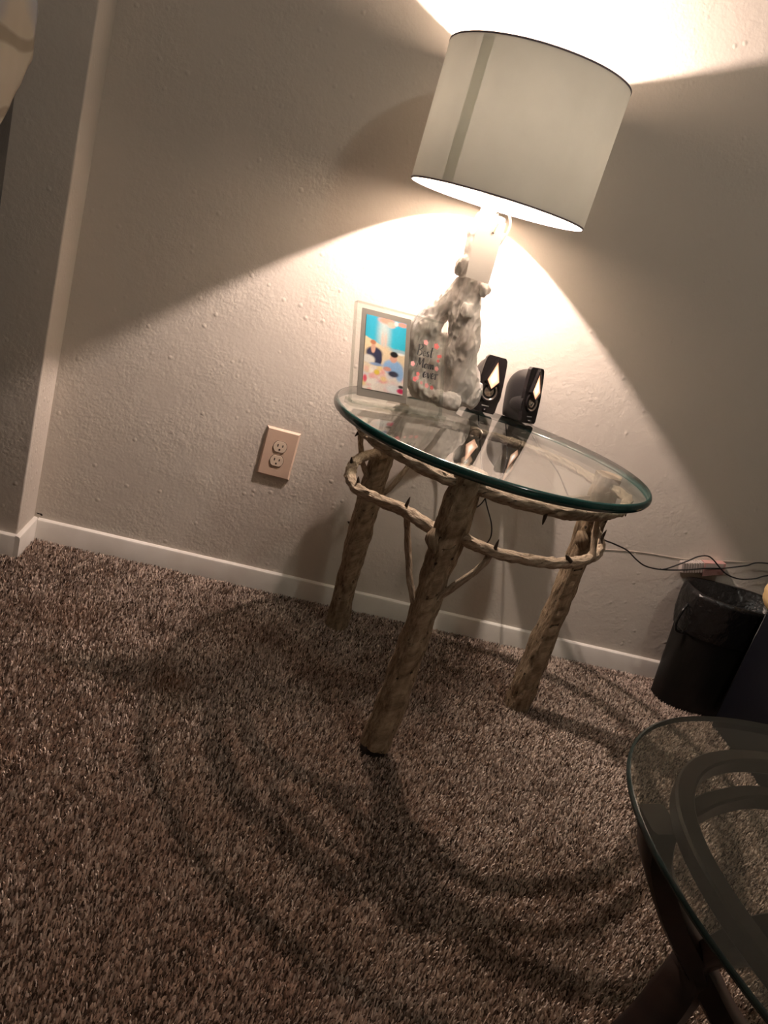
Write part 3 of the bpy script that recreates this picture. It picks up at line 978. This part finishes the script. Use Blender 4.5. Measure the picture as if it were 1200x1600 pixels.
def lettering(word, u0_, v0_, scale, squeeze):
    geos, cx = [], 0.0
    for ch in word:
        wdt, strokes = GLYPH[ch]
        for st in strokes:
            P = catmull(np.c_[np.array(st), np.zeros(len(st))], 0.06)[:, :2]
            d = np.gradient(P, axis=0)
            d /= np.linalg.norm(d, axis=1)[:, None] + 1e-9
            wd = 0.05 + 0.075 * np.clip(-d[:, 1], 0, 1)     # thick on the down strokes
            nn = np.c_[-d[:, 1], d[:, 0]]
            A, Bq = P + nn * wd[:, None], P - nn * wd[:, None]
            V, F = [], []
            O, X, Y, Z = [np.array(q) for q in FR]
            for a, b in zip(A, Bq):
                for q in (a, b):
                    uu = u0_ + (cx + q[0] + 0.12 * q[1]) * scale * squeeze
                    vv = v0_ + q[1] * scale
                    V.append(O + uu * X + vv * Z - 0.0004 * Y)
            F = [(2 * i, 2 * i + 1, 2 * i + 3, 2 * i + 2) for i in range(len(P) - 1)]
            geos.append((np.array(V), F))
        cx += wdt + 0.06
    o = obj('lettering', merge(*geos), 'ink', pf, smooth=False)
    o['label'] = 'black script lettering reading ' + word


lettering('Best', 0.1570, 0.1225, 0.0125, 1.18)
lettering('Mom', 0.1565, 0.0965, 0.0112, 1.50)
lettering('ever', 0.1750, 0.0755, 0.0135, 1.28)


def flower(u, v_, r, mat):
    poly = []
    for i in range(30):
        a = 2 * math.pi * i / 30
        rr = r * (0.72 + 0.28 * abs(math.cos(2.5 * a)))
        poly.append((u + rr * math.cos(a), v_ + rr * math.sin(a)))
    obj('printed_flower', flat(poly, -0.0003), mat, pf, smooth=False)


for (u, v_, r, m_) in ((0.2069, 0.1510, 0.0075, 'pink'), (0.2140, 0.1290, 0.0042, 'pink'), (0.2190, 0.1305, 0.0042, 'pink'), (0.2135, 0.1190, 0.0042, 'pink'), (0.2103, 0.101, 0.006, 'pink2'), (0.1466, 0.1011, 0.006, 'pink2'), (0.1616, 0.081, 0.0048, 'pink'), (0.1540, 0.0683, 0.006, 'pink'), (0.1600, 0.0720, 0.005, 'pink2'), (0.1870, 0.0591, 0.0060, 'pink2'), (0.2005, 0.0570, 0.0055, 'pink'), (0.1720, 0.0630, 0.004, 'pink2'), (0.178, 0.154, 0.0065, 'pink2')):
    flower(u, v_, r, m_)
for (u, v_, a) in ((0.2090, 0.139, 1.2), (0.2190, 0.113, 0.4), (0.1500, 0.083, 2.0), (0.166, 0.071, 0.3), (0.194, 0.064, 0.5), (0.2150, 0.122, -0.6)):
    c, s = math.cos(a), math.sin(a)
    lf = [(0, 0), (0.003, 0.0013), (0.006, 0), (0.003, -0.0013)]
    obj('printed_leaf', flat([(u + x * c - y * s, v_ + x * s + y * c) for x, y in lf], -0.0003), 'leafp', pf, smooth=False)


# ------------------------------------------------------------------ desk speakers
def speaker(label, loc, yaw, lean, group):
    """local frame: X across the face, Y into the body, Z up the face"""
    sp = root('desk_speaker', label, 'speaker', loc, group)
    X = np.array((math.cos(yaw), math.sin(yaw), 0))
    Yh = np.array((-math.sin(yaw), math.cos(yaw), 0))
    Z = math.cos(lean) * np.array((0, 0, 1.0)) + math.sin(lean) * Yh
    Y = math.cos(lean) * Yh - math.sin(lean) * np.array((0, 0, 1.0))
    O = np.array(loc, float) + np.array((0, 0, 0.003))
    fr = (O, X, Y, Z)

    def W3(u, y, v_):
        return O + u * X + y * Y + v_ * Z
    H = 0.142
    # face plate: narrow top, wide waist, slightly narrower bottom
    outl = [(-0.026, 0.002), (0.026, 0.002), (0.030, 0.008), (0.034, 0.060), (0.0335, 0.075), (0.030, 0.120), (0.0275, H - 0.006), (0.022, H), (-0.022, H), (-0.0275, H - 0.006), (-0.030, 0.120), (-0.0335, 0.075), (-0.034, 0.060), (-0.030, 0.008)]
    obj('face_plate', prism(outl, fr, 0.0, 0.010), 'black_gloss', sp, smooth=False)
    # body: domed shell swept back from the plate
    V, F = [], []
    ny = 14
    prof = []
    m = 40
    for i in range(ny + 1):
        s = i / ny
        k = math.sqrt(max(0.0, 1 - s ** 2.6))
        depth = 0.010 + 0.070 * s
        for j in range(m):
            a = 2 * math.pi * j / m
            ca, sa = math.cos(a), math.sin(a)
            ex = 0.62
            uu = 0.0315 * math.copysign(abs(ca) ** ex, ca) * (0.35 + 0.65 * k)
            vv = math.copysign(abs(sa) ** ex, sa)
            zz = 0.070 + 0.067 * vv
            if vv > 0:
                zz = 0.070 + 0.067 * vv * (0.15 + 0.85 * k)
            # the bottom stays flat on the table
            zz = max(zz, 0.004)
            q = W3(uu, depth, zz)
            q[2] = max(q[2], GZ + 0.0006)
            V.append(q)
    for i in range(ny):
        for j in range(m):
            k2 = (j + 1) % m
            F.append((i * m + j, i * m + k2, (i + 1) * m + k2, (i + 1) * m + j))
    F.append(tuple(range(ny * m, ny * m + m)))
    obj('body', (V, F), 'black', sp, angle=0.9)
    # driver pod: rounded drum in the lower half, a little wider than the shell
    V, F = [], []
    for i in range(9):
        s = i / 8
        k = math.sqrt(max(0.0, 1 - (s ** 2.2))) if s < 1 else 0.05
        for j in range(36):
            a = 2 * math.pi * j / 36
            q = W3(0.0365 * math.cos(a) * (0.3 + 0.7 * k), 0.003 + 0.062 * s, 0.048 + 0.0395 * math.sin(a) * (0.25 + 0.75 * k))
            q[2] = max(q[2], GZ + 0.0006)
            V.append(q)
    for i in range(8):
        for j in range(36):
            k2 = (j + 1) % 36
            F.append((i * 36 + j, i * 36 + k2, (i + 1) * 36 + k2, (i + 1) * 36 + j))
    F.append(tuple(range(8 * 36, 9 * 36)))
    obj('driver_pod', (V, F), 'black', sp, angle=0.9)
    # driver: ring and glossy dished cone
    def ring(r_in, r_out, y0, y1, mat, nm, cz=0.055):
        pr = [(r_in, y0), (r_out, y0), (r_out, y1), (r_in, y1)]
        V, F = [], []
        for r_, y_ in pr:
            for j in range(36):
                a = 2 * math.pi * j / 36
                V.append(W3(r_ * math.cos(a), y_, cz + r_ * math.sin(a)))
        for i in range(4):
            for j in range(36):
                k2 = (j + 1) % 36
                i2 = (i + 1) % 4
                F.append((i * 36 + j, i * 36 + k2, i2 * 36 + k2, i2 * 36 + j))
        return obj(nm, (V, F), mat, sp, angle=0.6)
    drv = ring(0.0215, 0.0255, -0.0040, 0.001, 'black_gloss', 'driver_ring')
    V, F = [], []
    pr = [(0.0215, -0.0022), (0.017, 0.0006), (0.011, -0.0002), (0.006, -0.0040), (0.0, -0.0062)]
    for r_, y_ in pr:
        for j in range(32):
            a = 2 * math.pi * j / 32
            V.append(W3(r_ * math.cos(a), y_, 0.055 + r_ * math.sin(a)))
    for i in range(4):
        for j in range(32):
            k2 = (j + 1) % 32
            F.append((i * 32 + j, i * 32 + k2, (i + 1) * 32 + k2, (i + 1) * 32 + j))
    cn = obj('driver_cone', (V, F), 'cone', sp)
    # kite shaped panel, emission from orange edges to pale centre, in a raised bezel
    KT, KB, KS, KW = 0.130, 0.062, 0.082, 0.0165
    kite = [(0, KB), (KW, KS), (0, KT), (-KW, KS)]

    def sc(k, dz=0.0):
        c = 0.090
        return [(u * k, c + (v_ - c) * k + dz) for u, v_ in kite]
    bz_o, bz_i = sc(1.24), sc(1.0)
    V = [W3(u, -0.0090, v_) for u, v_ in bz_o] + [W3(u, -0.0100, v_) for u, v_ in bz_i] + [W3(u, 0.0, v_) for u, v_ in bz_o] + [W3(u, -0.006, v_) for u, v_ in bz_i]
    F = []
    for i in range(4):
        j = (i + 1) % 4
        F += [(i, j, 4 + j, 4 + i), (8 + i, 8 + j, j, i), (4 + i, 4 + j, 12 + j, 12 + i)]
    obj('kite_bezel', (V, F), 'black_gloss', sp, smooth=False)
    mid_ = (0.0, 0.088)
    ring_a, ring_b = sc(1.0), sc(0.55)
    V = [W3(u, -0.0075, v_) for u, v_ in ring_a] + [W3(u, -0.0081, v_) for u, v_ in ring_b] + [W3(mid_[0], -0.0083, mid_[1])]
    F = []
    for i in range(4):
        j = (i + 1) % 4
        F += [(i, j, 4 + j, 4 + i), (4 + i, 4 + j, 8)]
    kw = obj('kite_panel', (V, F), 'kite', sp, smooth=False)
    kw['label'] = 'emissive kite-shaped panel, pale centre and orange edges'
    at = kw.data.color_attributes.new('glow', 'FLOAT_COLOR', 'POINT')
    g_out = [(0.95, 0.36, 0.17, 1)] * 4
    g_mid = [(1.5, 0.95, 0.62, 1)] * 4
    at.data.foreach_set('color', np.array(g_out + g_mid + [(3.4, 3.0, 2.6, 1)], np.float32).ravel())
    # small grey maker's mark and knob at the foot of the face
    obj('maker_mark', prism([(-0.010, 0.0175), (0.010, 0.0175), (0.010, 0.0205), (-0.010, 0.0205)], fr, -0.0006, 0.001), 'mark', sp, smooth=False)
    V, F = [], []
    for y_ in (-0.006, 0.001):
        for j in range(16):
            a = 2 * math.pi * j / 16
            V.append(W3(0.004 * math.cos(a), y_, 0.0075 + 0.004 * math.sin(a)))
    F = [(j, (j + 1) % 16, 16 + (j + 1) % 16, 16 + j) for j in range(16)] + [tuple(range(15, -1, -1))]
    obj('knob', (V, F), 'black_gloss', sp)
    return sp


speaker('black desk speaker with emissive diamond, half hidden behind the driftwood lamp', (1.043, -0.129, GZ), math.radians(9), math.radians(9), 'pair of desk speakers')
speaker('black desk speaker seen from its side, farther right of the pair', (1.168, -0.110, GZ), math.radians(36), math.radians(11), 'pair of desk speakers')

# ------------------------------------------------------------------ wall outlet
ox, oz = 0.5814, 0.3913
ou = root('wall_outlet', 'almond duplex wall outlet with oversized cover plate left of the table', 'outlet', (ox, -0.001, oz))
PW, PH = 0.0445, 0.0665
fr_o = (np.array((ox, 0, oz)), np.array((1.0, 0, 0)), np.array((0, 1.0, 0)), np.array((0, 0, 1.0)))
V = []
for (k, y_) in ((1.0, -0.0005), (1.0, -0.002), (0.90, -0.0078)):
    ins = (1 - k) * PW
    for sx_, sz_ in ((-1, -1), (1, -1), (1, 1), (-1, 1)):
        V.append((ox + sx_ * (PW - ins), y_, oz + sz_ * (PH - ins)))
F = []
for i in range(2):
    for j in range(4):
        k2 = (j + 1) % 4
        F.append((i * 4 + j, i * 4 + k2, (i + 1) * 4 + k2, (i + 1) * 4 + j))
F.append((8, 9, 10, 11))
obj('cover_plate', (V, F), 'plate', ou, smooth=False)
for s in (1, -1):
    cz = oz + s * 0.0195
    sh_ = []
    for i in range(40):
        a = 2 * math.pi * i / 40
        sh_.append((0.0172 * math.cos(a), max(-0.0143, min(0.0143, 0.0172 * math.sin(a)))))
    groove = [(u * 1.07, v_ * 1.08) for u, v_ in sh_]
    fro = (np.array((ox, 0, cz)),) + fr_o[1:]
    rc = obj('receptacle', prism(sh_, fro, -0.0098, -0.0070), 'recept', ou, smooth=False)
    obj('groove', prism(groove, fro, -0.0080, -0.0070), 'slot', rc, smooth=False)
    for (u, hgt) in ((-0.0065, 0.0075), (0.0065, 0.0062)):
        obj('slot', prism([(u - 0.0014, 0.0035 - hgt / 2), (u + 0.0014, 0.0035 - hgt / 2), (u + 0.0014, 0.0035 + hgt / 2), (u - 0.0014, 0.0035 + hgt / 2)], fro, -0.0100, -0.0090), 'slot', rc, smooth=False)
    obj('ground_hole', prism([(0.0026 * math.cos(a), -0.0075 + 0.0026 * math.sin(a)) for a in np.linspace(0, 2 * math.pi, 14, endpoint=False)], fro, -0.0100, -0.0090), 'slot', rc, smooth=False)
obj('screw', prism([(0.0026 * math.cos(a), 0.0026 * math.sin(a)) for a in np.linspace(0, 2 * math.pi, 14, endpoint=False)], fr_o, -0.0088, -0.0070), 'plate', ou, smooth=False)

# ------------------------------------------------------------------ cords
g, uv = tube([(1.128, -0.040, 0.676), (1.165, -0.028, 0.666), (1.205, -0.035, 0.632), (1.2373, -0.08, 0.600), (1.2886, -0.10, 0.5627), (1.3358, -0.108, 0.511), (1.3716, -0.115, 0.470), (1.4665, -0.10, 0.417), (1.5234, -0.09, 0.4042), (1.571, -0.08, 0.3925), (1.6144, -0.07, 0.3693), (1.6574, -0.055, 0.3533), (1.7157, -0.04, 0.351), (1.786, -0.031, 0.364), (1.84, -0.030, 0.382), (1.896, -0.030, 0.397), (1.958, -0.03, 0.421), (2.021, -0.03, 0.445), (2.3, -0.03, 0.47)], 0.0021, 8, 0.008)
tag(obj('speaker_cord', g, 'cord', origin=(1.7, -0.03, 0.35)), 'black speaker cord running from the table edge straight along the wall', 'cord')
g, uv = tube([(1.703, -0.0475, 0.3535), (1.7200, -0.047, 0.3575), (1.775, -0.040, 0.393), (1.803, -0.037, 0.414), (1.83, -0.037, 0.423), (1.854, -0.037, 0.415), (1.875, -0.037, 0.402), (1.91, -0.037, 0.384), (1.954, -0.037, 0.380), (1.998, -0.037, 0.392), (2.06, -0.037, 0.418), (2.3, -0.035, 0.45)], 0.0021, 8, 0.008)
tag(obj('adapter_cord', g, 'cord', origin=(1.7, -0.03, 0.35)), 'black cord looping over the pink sleeve on the wall', 'cord')
g, uv = tube([(1.040, -0.040, 0.676), (1.046, -0.026, 0.668), (1.058, -0.024, 0.64), (1.09, -0.07, 0.54), (1.1134, -0.15, 0.4572), (1.1609, -0.13, 0.3836), (1.1729, -0.12, 0.3394), (1.1553, -0.12, 0.3216), (1.105, -0.125, 0.345), (1.090, -0.13, 0.400), (1.1077, -0.142, 0.4285), (1.118, -0.145, 0.46), (1.15, -0.11, 0.54), (1.135, -0.026, 0.64), (1.122, -0.024, 0.668), (1.116, -0.036, 0.678)], 0.0018, 8, 0.008)
tag(obj('hanging_cord', g, 'cord', origin=(1.1, -0.1, 0.35)), 'thin black cord hanging in a loop behind the front table leg', 'cord')
g, uv = tube([(1.527, -0.0012, 0.352), (1.65, -0.0012, 0.374), (1.789, -0.0012, 0.387), (1.904, -0.0012, 0.41), (2.041, -0.0012, 0.437), (2.4, -0.0012, 0.50)], 0.0007, 6, 0.02)
tag(obj('pale_wire', g, 'pale_cord', origin=(1.7, -0.003, 0.38)), 'thin pale wire stapled to the wall behind the black cords', 'cord')

cc = root('cable_coupler', 'small clear ribbed coupler with pink sleeve on the wall above the bin', 'connector', (1.84, -0.003, 0.365))
ax = np.array((math.cos(0.26), 0, math.sin(0.26)))
az = np.array((-math.sin(0.26), 0, math.cos(0.26)))
fc_ = (np.array((1.783, 0, 0.352)), ax, np.array((0, 1.0, 0)), az)
prof = [(0, 0), (0.066, 0), (0.066, 0.028), (0, 0.028)]
body_c = obj('clear_housing', prism(prof, fc_, -0.024, -0.0035), 'clear_rib', cc, smooth=False)
for i in range(8):
    u = 0.003 + i * 0.0078
    obj('rib', prism([(u, -0.001), (u + 0.004, -0.001), (u + 0.004, 0.0295), (u, 0.0295)], fc_, -0.0255, -0.0030), 'clear_rib', body_c, smooth=False)
sl = obj('pink_sleeve', prism([(0.064, -0.012), (0.127, -0.008), (0.130, 0.026), (0.066, 0.030)], fc_, -0.0262, -0.0025), 'pink_tape', cc, smooth=False)
obj('sleeve_label', prism([(0.070, 0.010), (0.122, 0.012), (0.123, 0.026), (0.070, 0.027)], fc_, -0.0268, -0.0255), 'clear_rib', sl, smooth=False)

# ------------------------------------------------------------------ bin, black box, ornament
BX, BY = 1.925, -0.112
wb = root('waste_bin', 'black waste bin with black liner folded over its rim against the wall', 'bin', (BX, BY, ZF))


def oval(a, b, z, n=64, ex=0.75, seed=None, wob=0.0):
    out = []
    for j in range(n):
        t_ = 2 * math.pi * j / n
        c, s = math.cos(t_), math.sin(t_)
        k = 1.0
        zz = z
        if seed is not None:
            k += wob * noise.noise(Vector((c * 4 + seed, s * 4, z * 18)))
            k += wob * 0.7 * noise.noise(Vector((c * 11 + seed, s * 11, z * 40)))
        out.append((BX + a * k * math.copysign(abs(c) ** ex, c), BY + b * k * math.copysign(abs(s) ** ex, s), zz))
    return out


def loft(rings, cap0=False, cap1=False):
    n = len(rings[0])
    V = [q for r_ in rings for q in r_]
    F = []
    for i in range(len(rings) - 1):
        for j in range(n):
            k = (j + 1) % n
            F.append((i * n + j, i * n + k, (i + 1) * n + k, (i + 1) * n + j))
    if cap0:
        F.append(tuple(range(n - 1, -1, -1)))
    if cap1:
        F.append(tuple(range((len(rings) - 1) * n, len(rings) * n)))
    return V, F


H_ = 0.345
rg = [oval(0.118 + 0.030 * i / 10, 0.066 + 0.022 * i / 10, ZF + 0.0004 + (H_ - ZF) * i / 10) for i in range(11)]
rg += [oval(0.144, 0.084, H_), oval(0.115, 0.070, 0.01)]
obj('bin_body', loft(rg, True, True), 'bin', wb, angle=0.8)
rg = []
for i in range(10):
    u = i / 9
    z = 0.225 + (H_ + 0.004 - 0.225) * u
    fl = 0.006 + 0.004 * math.sin(u * 3)
    rg.append(oval(0.137 + 0.012 * u + fl, 0.078 + 0.010 * u + fl, z, 96, seed=3, wob=0.035))
rg += [oval(0.140, 0.083, H_ + 0.003, 96, seed=3, wob=0.03), oval(0.128, 0.072, 0.25, 96, seed=8, wob=0.06), oval(0.105, 0.062, 0.10, 96, seed=9, wob=0.06)]
obj('bin_liner', loft(rg, False, True), 'bag', wb)
g, uv = tube([(BX - 0.150, BY - 0.02, 0.305), (BX - 0.166, BY - 0.035, 0.285), (BX - 0.172, BY - 0.04, 0.25), (BX - 0.163, BY - 0.04, 0.225), (BX - 0.138, BY - 0.04, 0.222)], [0.004, 0.004, 0.0035, 0.0035, 0.004], 8, 0.006, 0.3, (1, 40), 3)
obj('drawstring', g, 'bag', wb)

bxr = root('floor_box', 'tall black box standing in front of the waste bin', 'box', (2.13, -0.36, ZF))
obj('box_body', rbox((1.945, -0.50, ZF + 0.0005), (2.31, -0.215, 0.365), 0.006, 3), 'box', bxr, angle=0.6)
obj('box_front', rbox((1.960, -0.508, 0.012), (2.295, -0.4995, 0.350), 0.003, 2), 'leather', bxr, angle=0.6)
for (x_, y_) in ((1.97, -0.24),):
    g, uv = tube([(1.9465, -0.2165, 0.02), (1.9465, -0.2165, 0.362)], 0.0022, 8, 0.05, spline=False)
    obj('edge_piping', g, 'bag', bxr)

# lobed tan ornament on the box
V, F = [], []
oc_ = (1.960, -0.245, 0.4235)
nu_, nv_ = 48, 22
for i in range(nv_ + 1):
    a = math.pi * i / nv_
    for j in range(nu_):
        t_ = 2 * math.pi * j / nu_
        k = 1 - 0.07 * abs(math.sin(3.5 * t_)) ** 0.3 * 0 - 0.06 * (1 - abs(math.cos(2.5 * t_ + 0.6))) ** 4
        if 0.52 < i / nv_ < 0.56:
            k *= 0.965
        V.append((oc_[0] + 0.060 * k * math.sin(a) * math.cos(t_), oc_[1] + 0.060 * k * math.sin(a) * math.sin(t_), oc_[2] + 0.058 * math.cos(a)))
for i in range(nv_):
    for j in range(nu_):
        k = (j + 1) % nu_
        F.append((i * nu_ + j, (i + 1) * nu_ + j, (i + 1) * nu_ + k, i * nu_ + k))
orn = root('round_ornament', 'tan rounded ornament on top of the black box at right edge', 'ornament', (oc_[0], oc_[1], 0.365))
gb = obj('ornament_body', (V, F), 'gourd', orn)
g, uv = tube([(oc_[0], oc_[1], oc_[2] + 0.054), (oc_[0] + 0.003, oc_[1], oc_[2] + 0.068), (oc_[0] + 0.010, oc_[1], oc_[2] + 0.08)], [0.010, 0.007, 0.006], 10, 0.004, 0.1, (1, 30), 2)
obj('ornament_stem', g, 'gourd', orn)

# ------------------------------------------------------------------ coffee table (oval glass on a bent dark wood base)
TX, TY, TZ, TA, TB = 1.8151, -1.7231, 0.430, 0.9013, 0.531
LA = np.array((0.7035, -0.7107))
LB = np.array((0.7107, 0.7035))


def tpos(a, b, ang, z):
    q = np.array((TX, TY)) + LA * a * math.cos(ang) + LB * b * math.sin(ang)
    return (q[0], q[1], z)


ct = root('coffee_table', 'oval glass coffee table on curved dark wooden base, foreground corner', 'table', (TX, TY, ZF))
n = 144
G2 = 0.010
V, F = [], []
prof = [(-0.004, TZ - G2), (0.0, TZ - G2 * 0.7), (0.0, TZ - G2 * 0.3), (-0.004, TZ)]
for d, z in prof:
    for j in range(n):
        V.append(tpos(TA + d, TB + d, 2 * math.pi * j / n, z))
for i in range(3):
    for j in range(n):
        k = (j + 1) % n
        F.append((i * n + j, i * n + k, (i + 1) * n + k, (i + 1) * n + j))
Vt = [tpos(TA - 0.004, TB - 0.004, 2 * math.pi * j / n, TZ) for j in range(n)]
Vb = [tpos(TA - 0.004, TB - 0.004, 2 * math.pi * j / n, TZ - G2) for j in range(n)]
ctop = obj('table_top', merge((np.array(Vt), [tuple(range(n))]), (np.array(Vb), [tuple(range(n - 1, -1, -1))])), 'dglass', ct, smooth=False)
obj('glass_edge', (V, F), 'dglass_edge', ctop)


def plank(pts, w_, h_, closed=False, step=0.02):
    """rectangular bent bar along pts: w_ across (horizontal), h_ vertical-ish"""
    P = np.asarray(pts, float)
    if not closed:
        P = catmull(P, step)
    m = len(P)
    T = (np.roll(P, -1, 0) - np.roll(P, 1, 0)) if closed else np.gradient(P, axis=0)
    T /= np.linalg.norm(T, axis=1)[:, None]
    V, F = [], []
    sec = [(-.5, -.38), (-.38, -.5), (.38, -.5), (.5, -.38), (.5, .38), (.38, .5), (-.38, .5), (-.5, .38)]
    for i in range(m):
        side = np.cross(T[i], (0, 0, 1.0))
        side /= np.linalg.norm(side) + 1e-9
        nn = np.cross(side, T[i])
        for a, b in sec:
            V.append(P[i] + side * a * w_ + nn * b * h_)
    for i in range(m if closed else m - 1):
        i2 = (i + 1) % m
        for j in range(8):
            k = (j + 1) % 8
            F.append((i * 8 + j, i * 8 + k, i2 * 8 + k, i2 * 8 + j))
    if not closed:
        F.append(tuple(range(7, -1, -1)))
        F.append(tuple(range((m - 1) * 8, m * 8)))
    return V, F


obj('top_ring', plank([tpos(TA - 0.085, TB - 0.085, 2 * math.pi * j / 120, TZ - G2 - 0.0145) for j in range(120)], 0.027, 0.026, True), 'dwood', ct, angle=0.7)
obj('cross_band', plank([(1.205, -1.215, 0.385), (1.28, -1.165, 0.383), (1.38, -1.13, 0.383), (1.52, -1.15, 0.383), (1.66, -1.22, 0.383), (1.80, -1.36, 0.383)], 0.026, 0.026), 'dwood', ct, angle=0.7)


def mir(q):
    return (2 * TX - q[0], 2 * TY - q[1], q[2])


A_ = [(1.155, -1.235, 0.388), (1.170, -1.236, 0.335), (1.215, -1.245, 0.27), (1.282, -1.272, 0.195), (1.3537, -1.2944, 0.12), (1.45, -1.31, 0.05), (1.53, -1.315, ZF + 0.018)]
B_ = [(1.275, -1.395, 0.388), (1.285, -1.345, 0.33), (1.290, -1.300, 0.255), (1.282, -1.272, 0.195), (1.2451, -1.2869, 0.09), (1.205, -1.30, 0.03), (1.175, -1.31, ZF + 0.018)]
for q in (A_, B_, [mir(x) for x in A_], [mir(x) for x in B_]):
    obj('leg', plank(q, 0.058, 0.036), 'dwood', ct, angle=0.7)

# ------------------------------------------------------------------ armchair at the left edge, throw over its back
ac = root('armchair', 'black leather armchair back at the upper left edge, quilted throw on it', 'armchair', (-0.36, -0.65, ZF))
obj('seat_base', rbox((-0.72, -1.20, 0.06), (-0.07, -0.40, 0.30), 0.03, 4), 'leather', ac)
obj('seat_cushion', rbox((-0.60, -1.22, 0.301), (-0.191, -0.60, 0.45), 0.05, 5), 'leather', ac)
obj('arm', rbox((-0.745, -1.21, 0.06), (-0.601, -0.42, 0.62), 0.05, 5), 'leather', ac)
obj('arm', rbox((-0.190, -1.21, 0.06), (-0.050, -0.42, 0.62), 0.05, 5), 'leather', ac)
bk = obj('backrest', rbox((-0.735, -0.59, 0.28), (-0.037, -0.40, 1.165), 0.025, 6), 'leather', ac)
for (x_, y_) in ((-0.68, -1.15), (-0.12, -1.15), (-0.68, -0.46), (-0.12, -0.46)):
    obj('foot', lathe([(0.0, ZF + 0.0005), (0.022, ZF + 0.0005), (0.028, 0.07), (0.0, 0.07)], x_, y_, 16), 'dwood', ac, angle=0.6)


def throw():
    k = NT('throw_fabric')
    tc = k.n('ShaderNodeTexCoord')
    wv = k.n('ShaderNodeTexWave', Scale=2.6, Distortion=5.0, Detail=3)
    wv.bands_direction = 'Z'
    k.l(tc.outputs['Object'], wv.inputs['Vector'])
    wx_ = k.n('ShaderNodeTexNoise', Scale=5, Detail=2)
    k.l(tc.outputs['Object'], wx_.inputs['Vector'])
    c1 = ramp(k, wx_.outputs['Fac'], [(0.44, (0.27, 0.29, 0.33)), (0.56, (0.42, 0.375, 0.30))])
    c2 = ramp(k, wv.outputs['Fac'], [(0.03, (0.62, 0.6, 0.56)), (0.10, (1, 1, 1))])
    mx = k.n('ShaderNodeMix', data_type='RGBA', blend_type='MULTIPLY')
    mx.inputs[0].default_value = 1.0
    k.l(c1, mx.inputs[6])
    k.l(c2, mx.inputs[7])
    k.l(mx.outputs[2], k.b.inputs['Base Color'])
    k.b.inputs['Roughness'].default_value = 0.9
    bp = k.n('ShaderNodeBump', Strength=0.6, Distance=0.006)
    k.l(wv.outputs['Fac'], bp.inputs['Height'])
    k.l(bp.outputs[0], k.b.inputs['Normal'])
    # draped over the top of the backrest: front fall, top, back fall, with a wavering right hem
    sect = []
    for z in np.linspace(0.86, 1.16, 14):
        sect.append((-0.600, z))
    for a in np.linspace(0, math.pi, 12):
        sect.append((-0.495 - 0.105 * math.cos(a), 1.16 + 0.075 * math.sin(a)))
    for z in np.linspace(1.16, 1.11, 8):
        sect.append((-0.390, z))
    nu_ = 40
    V, F = [], []
    m_ = len(sect)
    for i in range(nu_ + 1):
        u = i / nu_
        for j, (y_, z_) in enumerate(sect):
            hem = -0.031
            x_ = -0.70 + (hem + 0.70) * u
            wv_ = 0.004 * noise.noise(Vector((x_ * 9, y_ * 9, z_ * 9)))
            V.append((x_, y_ + (wv_ if y_ < -0.5 else -wv_), z_ + wv_))
    for i in range(nu_):
        for j in range(m_ - 1):
            F.append((i * m_ + j, (i + 1) * m_ + j, (i + 1) * m_ + j + 1, i * m_ + j + 1))
    # the end that falls over the right side of the back, its hem slanting up towards the rear
    V2, F2 = [], []
    ni, nj = 14, 26
    for i in range(ni + 1):
        for j in range(nj + 1):
            z_ = 1.235 - (1.235 - 0.84) * j / nj
            yb = -0.392 if z_ > 1.10 else -0.392 - 0.21 * (1.10 - z_) / 0.235
            y_ = -0.603 + (yb + 0.603) * i / ni
            V2.append((-0.0315 - 0.035 * max(0.0, (z_ - 1.17) / 0.065) ** 2 + 0.003 * noise.noise(Vector((y_ * 30, z_ * 14, 3))), y_, z_))
    for i in range(ni):
        for j in range(nj):
            F2.append((i * (nj + 1) + j, i * (nj + 1) + j + 1, (i + 1) * (nj + 1) + j + 1, (i + 1) * (nj + 1) + j))
    V, F = merge((V, F), (V2, F2))
    o = obj('quilted_throw', (V, F), k.m, origin=(-0.35, -0.5, 1.0))
    md = o.modifiers.new('thickness', 'SOLIDIFY')
    md.thickness = 0.006
    md.offset = 1
    tag(o, 'cream and grey-blue quilted throw draped over the black armchair', 'throw')


throw()
